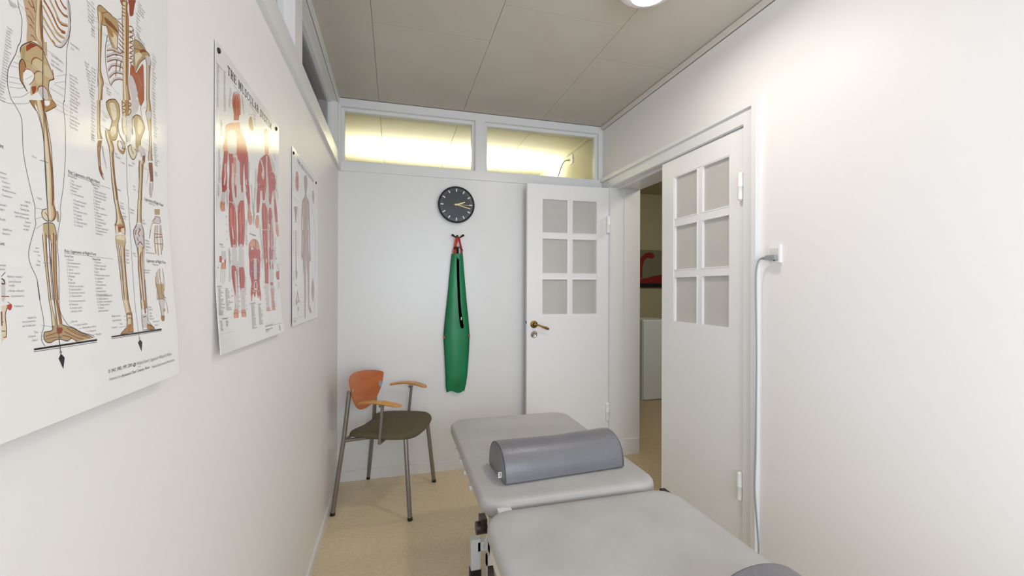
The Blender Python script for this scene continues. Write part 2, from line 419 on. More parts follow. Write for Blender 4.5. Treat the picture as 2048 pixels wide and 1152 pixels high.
# hall beyond the double door
HX0, HX1, HYN, HYF, HZ = R+WT, 4.6, -.5, 5.0, .03
struct('floor_hall', BX(R+.002, HX1, HYN, HYF, -.06, HZ), mat('brown_hall_floor', srgb(186, 168, 138), .38, noise=(40, srgb(172, 152, 120), .35, .7)))
struct('wall_hall_back', BX(HX0, HX1, HYF, HYF+.1, 0, 2.58), M_hallwall)
struct('wall_hall_right', BX(HX1, HX1+.1, HYN, HYF, 0, 2.58), M_hallwall)
struct('wall_hall_front', BX(HX0, HX1, HYN-.1, HYN, 0, 2.58), M_hallwall)
struct('wall_hall_left', BX(HX0-.02, HX0+.02, D+.1, HYF, HZ, 2.56), M_hallwall)
struct('ceiling_hall', BX(HX0-.01, HX1, HYN, HYF, 2.56, 2.6), M_hallwall)
bm = bmesh.new(); box(bm, HX0+.02, HX1, HYF-.015, HYF, HZ, .14); box(bm, HX0+.02, HX1, HYF-.02, HYF, .125, .14); struct('baseboard_hall', bm, M_wood, bevel=.003)
cb = empty('cabinet', (3.02, 4.50, HZ), label='pale blue-grey cabinet standing in the dark hall beyond the doorway', cat='cabinet')
M_cab = mat('pale_blue_cabinet', srgb(226, 234, 242), .45)
obj('body', BX(-.30, .085, -.20, .20, .0, .915), M_cab, cb, bevel=.003)
obj('door', BX(-.295, .080, -.218, -.200, .01, .905), M_cab, cb, bevel=.003)
pt = empty('framed_picture', (3.32, HYF-.03, 1.56), label='painting of red curved shapes on grey-green ground on the hall wall', cat='picture')
M_canvas = mat('canvas_grey_green', srgb(132, 132, 112), .6); M_red = mat('painted_red', srgb(140, 28, 24), .6)
obj('canvas', BX(-.42, .42, 0, .028, -.24, .255), M_canvas, pt)
bm = bmesh.new()
def strip(bm, pts, ws, y, mi=0):
    A_ = []; 
    for i, p in enumerate(pts):
        d = (Vector(pts[min(i+1, len(pts)-1)]) - Vector(pts[max(i-1, 0)])).normalized(); nrm = Vector((-d.y, d.x))
        a = Vector(p)+nrm*ws[i]/2; b = Vector(p)-nrm*ws[i]/2
        A_.append((bm.verts.new((a.x, y, a.y)), bm.verts.new((b.x, y, b.y))))
    for (a, b), (c, d) in zip(A_, A_[1:]): bm.faces.new((a, b, d, c)).material_index = mi
strip(bm, [(-.23, -.12), (-.225, .0), (-.205, .08), (-.17, .14), (-.12, .18), (-.07, .19), (-.035, .175), (-.02, .15)], [.10, .09, .07, .065, .065, .075, .08, .05], -.0015)
strip(bm, [(-.42, -.19), (-.2, -.175), (-.1, -.165), (0, -.15), (.12, -.14), (.42, -.16)], [.06, .09, .10, .13, .14, .10], -.001)
obj('red_shapes', bm, M_red, pt)
obj('lower_border', BX(-.42, .42, -.002, .0, -.24, -.185), M_black, pt)

# ------------------------------------------------------------------ ceiling lamp
M_lampbase = mat('lamp_rim', srgb(214, 206, 206), .4)
cl = empty('ceiling_lamp', (.99, 1.525, H), label='small round ceiling lamp with a glowing glass bowl', cat='lamp')
bm = lathe(bmesh.new(), (0, 0, 0), (0, 0, -1), [(.120, 0), (.124, .01), (.124, .050), (.116, .064), (.074, .070)], n=48); obj('lamp_base', bm, M_lampbase, cl, smooth=50)
bm = lathe(bmesh.new(), (0, 0, -.069), (0, 0, -1), [(.074, 0), (.075, .008), (.070, .018), (.05, .025), (.0, .028)], n=48)
obj('glass_bowl', bm, emis('lamp_glow', (1, .97, .93, 1), 3.2), cl, smooth=60)

# ------------------------------------------------------------------ wall clock
CX, CZ = .4205, 1.896
ck = empty('wall_clock', (CX, D-.010, CZ), label='round dark wall clock with brass hands above the green bag', cat='clock')
M_dial = mat('clock_dial', srgb(48, 50, 60), .22, noise=(1.2, srgb(54, 56, 66), .3, .7))
M_rim = mat('clock_rim', srgb(22, 22, 26), .35)
M_tick = mat('clock_white', srgb(245, 243, 238), .4); M_tick2 = mat('clock_grey', srgb(150, 150, 152), .5)
M_gold = mat('clock_gold', srgb(226, 204, 146), .3, metal=.4)
bm = lathe(bmesh.new(), (0, 0, 0), (0, -1, 0), [(.122, -.009), (.129, .0), (.130, .022), (.126, .026), (.122, .024), (.120, .019)], n=72); obj('clock_case', bm, M_rim, ck, smooth=40)
bm = lathe(bmesh.new(), (0, 0, 0), (0, -1, 0), [(.1205, .010), (.1205, .0195)], n=72); dl = obj('dial', bm, M_dial, ck)
bmm = bmesh.new()
for i in range(60):
    a = math.radians(6*i); Mx = Matrix.Rotation(a, 4, 'Y')
    if i % 5 == 0: obj('hour_mark', BX(-.0034, .0034, -.0215, -.019, .092, .113, M=Mx), M_tick, dl)
    else: box(bmm, -.0007, .0007, -.0205, -.019, .102, .111, M=Mx)
obj('minute_marks', bmm, M_tick2, dl)
def hand(name, ang, ln, w0, tail, y, m):
    obj(name, BX(-w0, w0, -y-.0012, -y, -tail, ln, M=Matrix.Rotation(math.radians(ang), 4, 'Y')), m, ck)
hand('hour_hand', 72, .064, .0032, .012, .0215, M_gold); hand('minute_hand', 105, .102, .0022, .014, .0230, M_gold); hand('second_hand', 91.5, .108, .0007, .02, .0245, M_gold)
obj('hand_cap', disc(bmesh.new(), (0, -.0195, 0), (0, -1, 0), .006, .0075, n=20), M_gold, ck)

# ------------------------------------------------------------------ coat hook and green bag
M_iron = mat('dark_hook_metal', srgb(52, 44, 40), .35, metal=.8)
hk = empty('wall_hook', (.4295, D, 1.672), label='small dark double wall hook below the clock', cat='hook')
bm = lathe(bmesh.new(), (0, 0, .0), (0, -1, 0), [(.011, 0), (.011, .004), (.006, .006), (.005, .022)], n=18); obj('mount', bm, M_iron, hk, smooth=40)
for s in (-1, 1):
    bm = tube(bmesh.new(), smoothpath([(0, -.020, -.012), (s*.012, -.030, -.011), (s*.024, -.038, -.004), (s*.034, -.042, .003), (s*.044, -.040, .006)], 4), [.0045]*8+[.0065]*4+[.0085]*3+[.007, .004], n=12)
    obj('prong', bm, M_iron, hk, smooth=60)
M_green = mat('green_rubber_fabric', srgb(0, 134, 80), .38, noise=(5, srgb(2, 104, 58), .35, .65, (1, 1, .35)), bump=(9, .35, .01))
M_orange = mat('orange_webbing', srgb(226, 84, 48), .6); M_redw = mat('red_webbing', srgb(196, 44, 38), .6)
M_dk = mat('black_zip', srgb(18, 18, 20), .6); M_seam = mat('dark_green_seam', srgb(10, 60, 48), .6)
gb = empty('hanging_bag', (.42, D-.004, .56), label='long green bag with black zip hanging by orange loops from the hook', cat='bag')
prof = [(1.546, .391, .466), (1.50, .386, .470), (1.40, .377, .478), (1.30, .368, .487), (1.20, .358, .496), (1.12, .349, .505), (1.04, .341, .512), (.98, .336, .517), (.93, .336, .517), (.85, .341, .514), (.76, .346, .508), (.68, .350, .502), (.61, .352, .492), (.575, .356, .483), (.562, .360, .480)]
bm = bmesh.new(); NC = 14; front = []; back = []
for z, xa, xb in prof:
    fr, bk = [], []
    for k in range(NC+1):
        t = k/NC; x = xa+(xb-xa)*t; th = math.sin(math.pi*t)**.6
        k2 = .5+.5*math.sin(t*9+z*5)
        d = (.004+.020*th*(1 if z > .6 else .4)+.003*k2*th)
        zz = z + (.008*math.sin(t*7) if z < .57 else 0)
        fr.append(bm.verts.new((x-.42, -.012-d, zz-.56))); bk.append(bm.verts.new((x-.42, -.010, zz-.56)))
    front.append(fr); back.append(bk)
for rows, m_ in ((front, 0), (back, 0)):
    for a, b in zip(rows, rows[1:]):
        for k in range(NC): bm.faces.new((a[k], a[k+1], b[k+1], b[k]))
for (a, c), (b, d) in zip(zip(front, back), zip(front[1:], back[1:])):
    bm.faces.new((a[0], b[0], d[0], c[0])); bm.faces.new((a[-1], b[-1], d[-1], c[-1]))
for rows in ((front[0], back[0]), (front[-1], back[-1])):
    for k in range(NC): bm.faces.new((rows[0][k], rows[0][k+1], rows[1][k+1], rows[1][k]))
obj('bag_body', bm, M_green, gb, smooth=60)
bm = bmesh.new()
for col_ in (0, -1):
    pass
for side in (1, 2):
    tube(bm, [(p[side]-.42, -.0155, p[0]-.56) for p in prof], .0022, n=8)
obj('edge_seam', bm, M_seam, gb, smooth=60)
bm = bmesh.new(); zp = [(1.590, .428, .018), (1.50, .430, .018), (1.40, .432, .018), (1.30, .436, .017), (1.20, .441, .018), (1.12, .448, .020), (1.06, .456, .024), (1.03, .461, .024), (1.016, .464, .014)]
A_ = []
for z, x, w_ in zp: A_.append([bm.verts.new((x-.42+sx*w_/2, -.0385 if z < 1.54 else -.028, z-.56)) for sx in (-1, 1)])
for a, b in zip(A_, A_[1:]): bm.faces.new((a[0], a[1], b[1], b[0]))
bmesh.ops.solidify(bm, geom=bm.faces[:], thickness=.004)
zo = obj('zip', bm, M_dk, gb)
obj('zip_pull', BX(.0330, .0365, -.043, -.041, .515, .535), M_steel, zo, bevel=.0008, seg=1)
def ribbon(name, pts, wd, m, parent, th=.002):
    bm = bmesh.new(); A_ = []
    for p in pts: A_.append([bm.verts.new((p[0]+sx*wd/2, p[1], p[2])) for sx in (-1, 1)])
    for a, b in zip(A_, A_[1:]): bm.faces.new((a[0], a[1], b[1], b[0]))
    bmesh.ops.solidify(bm, geom=bm.faces[:], thickness=th); return obj(name, bm, m, parent, smooth=60)
ribbon('strap', [(-.012, -.022, .985), (-.009, -.026, 1.03), (.000, -.030, 1.08), (.004, -.034, 1.102), (.006, -.040, 1.104)], .020, M_orange, gb, .003)
ribbon('strap', [(.040, -.022, .985), (.034, -.026, 1.03), (.020, -.030, 1.09), (.008, -.035, 1.105)], .014, M_redw, gb, .003)
ribbon('strap', [(-.013, -.018, .985), (-.010, -.017, 1.02), (.006, -.020, 1.07), (.016, -.024, 1.098)], .010, M_orange, gb, .003)
obj('side_tag', BX(-.089, -.080, -.022, -.014, .386, .402), M_orange, gb, bevel=.001, seg=1); obj('side_tag', BX(.091, .102, -.022, -.014, .390, .408), M_redw, gb, bevel=.001, seg=1)
for s in (-.026, .042):
    bm = bmesh.new(); tube(bm, [(s+.006*math.cos(a*math.pi/6), -.026, 1.005+.007*math.sin(a*math.pi/6)) for a in range(13)], .0012, n=6); obj('ring', bm, M_steel, gb, smooth=60)
bm = bmesh.new(); tube(bm, smoothpath([(.006, -.03, 1.03), (-.02, -.03, 1.02), (.0, -.032, 1.035), (.035, -.032, 1.025), (.045, -.03, 1.01)], 3), .003, n=8); obj('cord_loop', bm, M_dk, gb, smooth=60)

# ------------------------------------------------------------------ socket and power cable on the right wall
so = empty('wall_socket', (R, 1.470, 1.452), label='square white wall outlet with a grey plug, right of the double door', cat='socket')
obj('socket_plate', BX(-.009, .001, -.0285, .0285, -.038, .038), M_hinge, so, bevel=.003)
obj('socket_insert', BX(-.0105, -.0085, -.022, .022, -.033, .024), mat('white_plastic', srgb(216, 212, 203), .35), so, bevel=.002)
obj('rocker_hole', BX(-.0112, -.0104, -.006, .002, -.030, -.026), M_black, so)
M_cable = mat('grey_cable', srgb(150, 152, 156), .4)
pc = empty('power_cable', (R, 1.47, 1.436), label='grey plug and long power cable hanging down beside the door casing', cat='cable')
bm = bmesh.new(); box(bm, -.032, -.013, -.020, .026, -.010, .010); obj('plug', bm, M_cable, pc, bevel=.006, seg=3, smooth=40)
obj('strain_relief', tube(bmesh.new(), [(-.024, .022, 0), (-.026, .044, 0), (-.026, .052, -.001)], [.0075, .006, .004], n=12), M_cable, pc, smooth=40)
cpts = [(-.026, .050, -.001), (-.031, .061, -.012), (-.034, .069, -.05), (-.035, .070, -.12), (-.035, .068, -.25), (-.035, .066, -.42), (-.035, .067, -.62), (-.035, .069, -.85), (-.035, .074, -1.0), (-.035, .068, -1.10), (-.036, .052, -1.25), (-.04, .04, -1.38), (-.05, -.05, -1.428)]
bm = tube(bmesh.new(), smoothpath(cpts, 5), .0038, n=12); obj('cord', bm, M_cable, pc, smooth=60)

# ------------------------------------------------------------------ armchair
M_beech = mat('orange_beech', srgb(208, 114, 46), .35, noise=(3.5, srgb(184, 92, 34), .3, .7, (1, 1, 5)))
M_arm = mat('pale_beech', srgb(208, 152, 84), .35, noise=(4, srgb(188, 130, 64), .3, .7, (6, 1, 1)))
M_tube = mat('grey_lacquered_tube', srgb(138, 130, 122), .35, metal=.55)
M_seat = mat('olive_brown_fabric', srgb(100, 91, 68), .85, noise=(120, srgb(86, 77, 56), .35, .65), bump=(300, .3))
ch = empty('armchair', (-.0395, 2.762, 0), math.atan2(-.357, .934), label='metal armchair with shield-shaped beech back and olive seat', cat='chair')
# local frame: +x to the front, near side is -y
def P3(f, n, z): return (f, -n, z)
for s in (1, -1):
    tz = .70 if s > 0 else .66
    bm = tube(bmesh.new(), [P3(-.231, .236*s, .0), P3(-.218, .230*s, .12), P3(-.180, .208*s, .43), P3(-.158, .186*s, tz)], .0125, n=16)
    lg = obj('rear_leg', bm, M_tube, ch, smooth=50)
    obj('foot_cap', tube(bmesh.new(), [P3(-.2315, .2362*s, -.001), P3(-.2295, .235*s, .016)], .0138, n=16), M_black, lg, smooth=50)
    bm = tube(bmesh.new(), [P3(.226, .240*s, .0), P3(.186, .205*s, .440), P3(.184, .203*s, .452)], [.0125, .0125, .010], n=16)
    lg = obj('front_leg', bm, M_tube, ch, smooth=50)
    obj('foot_cap', tube(bmesh.new(), [P3(.2265, .2404*s, -.001), P3(.2247, .239*s, .016)], .0138, n=16), M_black, lg, smooth=50)
    bm = tube(bmesh.new(), smoothpath([P3(-.172, .205*s, .418), P3(-.06, .185*s, .432), P3(.06, .165*s, .440), P3(.12, .160*s, .440)], 4), .010, n=14)
    obj('side_rail', bm, M_tube, ch, smooth=50)
    bm = tube(bmesh.new(), [P3(.182, .203*s, .440), P3(.13, .17*s, .447), P3(.08, .13*s, .449)], .0095, n=14, flat=.7)
    obj('front_bracket', bm, M_tube, ch, smooth=50)
    bm = bmesh.new()
    tube(bm, [P3(.10, .10*s, .446), P3(.066, .20*s, .438), P3(.046, .240*s, .422)], .009, n=14)
    tube(bm, [P3(.046, .240*s, .420), P3(.066, .246*s, .632)], .009, n=14)
    lathe(bm, P3(.060, .246*s, .634), (0, 0, 1), [(.009, -.006), (.016, .0), (.016, .006)], n=16)
    obj('arm_post', bm, M_tube, ch, smooth=50)
    # arm rest: thin arched slab, wide at the front
    bm = bmesh.new(); rows = []
    for k in range(15):
        t = k/14; f = -.078 + .252*t; zc = .646 + .016*math.sin(math.pi*min(1, t*1.05)) - .008*t
        hw = (.010 + .019*min(1, t*1.6)) * (1 if t < .86 else math.sqrt(max(.05, 1-((t-.86)/.14)**2)))
        nn = .238*s + .018*s*math.sin(math.pi*t)
        rows.append([bm.verts.new(P3(f, nn+a*hw, zc+b)) for a, b in ((-1, 0), (-.8, .007), (.8, .007), (1, 0), (.8, -.006), (-.8, -.006))])
    for a, b in zip(rows, rows[1:]):
        for k in range(6): bm.faces.new((a[k], a[(k+1) % 6], b[(k+1) % 6], b[k]))
    bm.faces.new(rows[0]); bm.faces.new(rows[-1])
    obj('armrest', bm, M_arm, ch, smooth=50)
bm = tube(bmesh.new(), [P3(-.176, .205, .420), P3(-.176, -.205, .420)], .009, n=12); obj('cross_rail', bm, M_tube, ch, smooth=50)
# backrest
out = [(-.243, .712), (-.238, .733), (-.16, .757), (-.06, .776), (.06, .790), (.14, .792), (.195, .783), (.218, .762), (.214, .728), (.188, .668), (.155, .618), (.105, .576), (.05, .556), (-.012, .549), (-.07, .553), (-.129, .568), (-.182, .612), (-.222, .661)]
sm = [(p.x, p.y) for p in smoothpath([(a, b, 0) for a, b in out+[out[0]]], 3)[:-1]]
bm = bmesh.new()
def bs(n_, z_, off): return P3(-.158 + .55*n_*n_ - .10*(z_-.66) + off, n_, z_)
cen = (0, .67); NR = 6
ringsF = []
for side in (0, 1):
    o_ = .006 if side == 0 else -.006; rg = []
    for j in range(NR, 0, -1):
        t = j/NR; e_ = o_ if j < NR else o_*.45
        rg.append([bm.verts.new(bs(cen[0]+(n_-cen[0])*t, cen[1]+(z_-cen[1])*t, e_)) for n_, z_ in sm])
    cv = bm.verts.new(bs(cen[0], cen[1], o_)); N_ = len(sm)
    for a, b in zip(rg, rg[1:]):
        for k in range(N_): bm.faces.new((a[k], a[(k+1) % N_], b[(k+1) % N_], b[k]))
    for k in range(N_): bm.faces.new((rg[-1][k], rg[-1][(k+1) % N_], cv))
    ringsF.append(rg[0])
for k in range(N_): bm.faces.new((ringsF[0][k], ringsF[0][(k+1) % N_], ringsF[1][(k+1) % N_], ringsF[1][k]))
bk = obj('backrest', bm, M_beech, ch, smooth=50)
for s, z_, rr in ((-1, .662, .018), (1, .705, .010)):
    c0 = Vector(bs(.192*s, z_, .006)); obj('fixing_disc', disc(bmesh.new(), c0, (1, .23*s, .1), rr, .003, n=24), mat('light_steel', srgb(176, 184, 194), .35, metal=.3), bk, smooth=40)
# seat: padded, arched, with a hollowed rear edge
so_ = [(-.150, .195), (-.157, .165), (-.135, .10), (-.112, .04), (-.106, 0), (-.112, -.04), (-.135, -.10), (-.157, -.165), (-.150, -.195), (-.10, -.222), (.0, -.240), (.10, -.246), (.17, -.236), (.215, -.20), (.238, -.13), (.246, 0), (.238, .13), (.215, .20), (.17, .236), (.10, .246), (.0, .240), (-.10, .222)]
ol = [(p.x, p.y) for p in smoothpath([(a, b, 0) for a, b in so_+[so_[0]]], 3)[:-1]]
bm = bmesh.new(); rings = []
for j, (sc_, zo_) in enumerate([(.90, .0), (.985, .006), (1.0, .016), (.985, .026), (.95, .034), (.85, .039), (.6, .040), (.3, .039)]):
    ring = []
    for a, b in ol:
        x = .045+(a-.045)*sc_; y = b*sc_
        dip = -.012*max(0, (x-.16)/.09)**2 - .10*max(0, (-x-.09))
        ring.append(bm.verts.new((x, y, .440+zo_+dip)))
    rings.append(ring)
N_ = len(ol)
for a, b in zip(rings, rings[1:]):
    for k in range(N_): bm.faces.new((a[k], a[(k+1) % N_], b[(k+1) % N_], b[k]))
bm.faces.new(rings[0]); bm.faces.new(rings[-1])
obj('seat', bm, M_seat, ch, smooth=60)

# ------------------------------------------------------------------ treatment table
M_vinyl = mat('light_grey_vinyl', srgb(188, 185, 183), .42, noise=(7, srgb(177, 174, 171), .35, .7), bump=(110, .12, .001))
M_frame = mat('cream_steel', srgb(222, 218, 208), .35); M_wsteel = mat('white_steel', srgb(224, 226, 228), .3)
M_knob = mat('dark_brown_plastic', srgb(34, 18, 14), .35)
tb = empty('treatment_table', (.60, 1.10, 0), label='adjustable treatment table padded in light grey vinyl', cat='treatment table')
def W(x, y): return x-.60, y-1.10
def pad(name, x0, x1, y0, y1, rc, z0, z1, y_slope=None):
    a, b = W(x0, y0); c, d = W(x1, y1)
    ol = rrect(a, c, b, d, rc, 10)
    bm = loft(bmesh.new(), ol, [(.010, z0), (.003, z0+.004), (0, z0+.012), (0, z1-.022), (.002, z1-.014), (.007, z1-.007), (.016, z1-.002), (.035, z1), (.06, z1+.001)])
    return obj(name, bm, M_vinyl, tb, smooth=60)
pad('head_pad', .280, .938, 1.345, 2.285, .085, .545, .603)
pad('body_pad', .266, .943, -.15, 1.315, .085, .545, .603)
bm = bmesh.new()
for x in (.30, .885):
    a, b = W(x, 1.40); _, d = W(x, 2.22); box(bm, a, a+.03, b, d, .513, .545)
a, b = W(.30, 2.19); c, d = W(.915, 2.22); box(bm, a, c, b, d, .513, .545)
a, b = W(.30, 1.37); c, d = W(.915, 1.40); box(bm, a, c, b, d, .513, .545)
obj('head_frame', bm, M_frame, tb, bevel=.003)
bm = bmesh.new()
for x in (.279, .900):
    a, b = W(x, -.10); _, d = W(x, 1.29); box(bm, a, a+.03, b, d, .490, .545)
for y in (-.10, .55, 1.26): a, b = W(.279, y); c, _ = W(.93, y); box(bm, a, c, b, b+.03, .495, .545)
obj('body_frame', bm, M_frame, tb, bevel=.003)
# hinge brackets, cover caps, small side clips
for x in (.262, .93):
    bm = bmesh.new(); a, b = W(x, 1.335)
    tube(bm, [(a-.012, b, .540), (a+.022, b, .540)], .0195, n=22); box(bm, a, a+.02, b-.02, b+.02, .540, .575)
    obj('hinge_cap', bm, M_knob, tb, smooth=40, bevel=.002, seg=1)
for x in (.322,):
    a, b = W(x, 1.330); obj('hinge_bracket', BX(a, a+.045, b-.020, b+.020, .548, .586), M_wsteel, tb, bevel=.002)
for y in (1.62, 1.76, 1.88, 2.0):
    a, b = W(.277, y); obj('side_clip', BX(a, a+.014, b-.014, b+.014, .534, .549), M_wsteel, tb, bevel=.003)
# under frame
for x, y in ((.350, 1.885), (.840, 1.885), (.350, .15), (.840, .15)):
    a, b = W(x, y)
    lg = obj('leg', BX(a-.021, a+.021, b-.016, b+.016, .045, .185), M_wsteel, tb, bevel=.003)
    obj('rubber_foot', BX(a-.024, a+.024, b-.020, b+.020, 0, .050), M_black, lg, bevel=.004)
    bm = bmesh.new(); a2 = a + (.058 if x < .6 else -.058); b2 = b-.045 if y > 1 else b+.045
    disc(bm, (a2-.011, b2, .042), (1, 0, 0), .042, .022, n=28); whl = obj('castor_wheel', bm, mat('castor_rubber', srgb(70, 58, 52), .5), tb, smooth=40)
    bm = bmesh.new(); box(bm, a2-.018, a2-.013, b2-.012, b2+.012, .04, .13); box(bm, a2+.013, a2+.018, b2-.012, b2+.012, .04, .13); box(bm, a2-.018, a2+.018, b2-.012, b2+.012, .086, .13)
    obj('castor_fork', bm, M_wsteel, tb, bevel=.001, seg=1)
bm = bmesh.new()
for y in (1.885, .15):
    a, b = W(.36, y); c, _ = W(.83, y); box(bm, a, c, b-.016, b+.016, .13, .17)
for x in (.46, .73): a, b = W(x-.02, .15); c, d = W(x+.02, 1.885); box(bm, a, c, b, d, .13, .17)
obj('base_frame', bm, M_wsteel, tb, bevel=.003)
for x in (.47, .71):
    bm = bmesh.new(); a, _ = W(x, 0)
    tube(bm, [(a, W(0, .35)[1], .165), (a, W(0, 1.15)[1], .500)], .018, n=12); obj('lift_arm', bm, M_wsteel, tb, smooth=40)
    bm = bmesh.new(); tube(bm, [(a+.02, W(0, 1.15)[1], .165), (a+.02, W(0, .35)[1], .500)], .018, n=12); obj('lift_arm', bm, M_wsteel, tb, smooth=40)
bm = tube(bmesh.new(), [(W(.38, 0)[0], W(0, 1.84)[1], .165), (W(.36, 0)[0], W(0, 1.50)[1], .520)], .005, n=10); obj('release_rod', bm, M_wsteel, tb, smooth=40)

# bolsters
M_bol = mat('blue_grey_leatherette', srgb(122, 120, 124), .33, noise=(6, srgb(112, 111, 116), .3, .7), bump=(120, .5, .002))
def bolster(loc, rz, ln, wd, ht, label, tagged):
    e = empty('bolster_cushion', loc, rz, label=label, cat='cushion', group='half-round cushions on the treatment table')
    bm = bmesh.new(); sec = []
    for k in range(25):
        a = math.pi*k/24; sec.append((math.cos(a)*wd/2, .008+(ht-.008)*(math.sin(a)**.82)))
    sec = sec + [(-wd/2+.005, .003), (-wd/2+.014, 0), (0, 0), (wd/2-.014, 0), (wd/2-.005, .003)]
    rows = []
    for t, s_ in ((-.5, .93), (-.494, .985), (-.47, 1.0), (-.2, 1.005), (0, 1.0), (.2, 1.005), (.47, 1.0), (.494, .985), (.5, .93)):
        sag = -.003*math.cos(t*math.pi*2)
        rows.append([bm.verts.new((ln*t, y*s_, max(0, z*s_ + (sag if z > .05 else 0)))) for y, z in sec])
    n = len(sec)
    for a, b in zip(rows, rows[1:]):
        for k in range(n): bm.faces.new((a[k], a[(k+1) % n], b[(k+1) % n], b[k]))
    bm.faces.new(rows[0]); bm.faces.new(rows[-1])
    obj('cover', bm, M_bol, e, smooth=45)
    for sg in (-1, 1):
        pts = [(ln*.494*sg, y*.995, z*.995) for y, z in sec[:25]]
        obj('piping', tube(bmesh.new(), pts, .0022, n=8), mat('dark_piping', srgb(72, 72, 78), .4), e, smooth=60)
    if tagged:
        bm = BX(-ln/2-.012, -ln/2+.002, -wd*.30, -wd*.30+.002, .014, .034, M=None)
        lb = obj('care_label', bm, M_tick, e, label='white care label')
        bm = bmesh.new()
        for q in ((-.010, -.006, .020, .022), (-.006, -.004, .020, .030), (-.010, -.004, .029, .031)): box(bm, -ln/2+q[0], -ln/2+q[1], -wd*.30-.0006, -wd*.30, q[2], q[3])
        obj('label_print', bm, M_black, lb)
    return e
bolster((.612, 1.572, .6035), math.radians(3.6), .487, .205, .118, 'blue-grey half-round bolster cushion lying across the head pad', True)
bolster((.742, .512, .6035), math.radians(90), .45, .262, .112, 'blue-grey half-round cushion on the body pad, cut off by the photo edge', False)

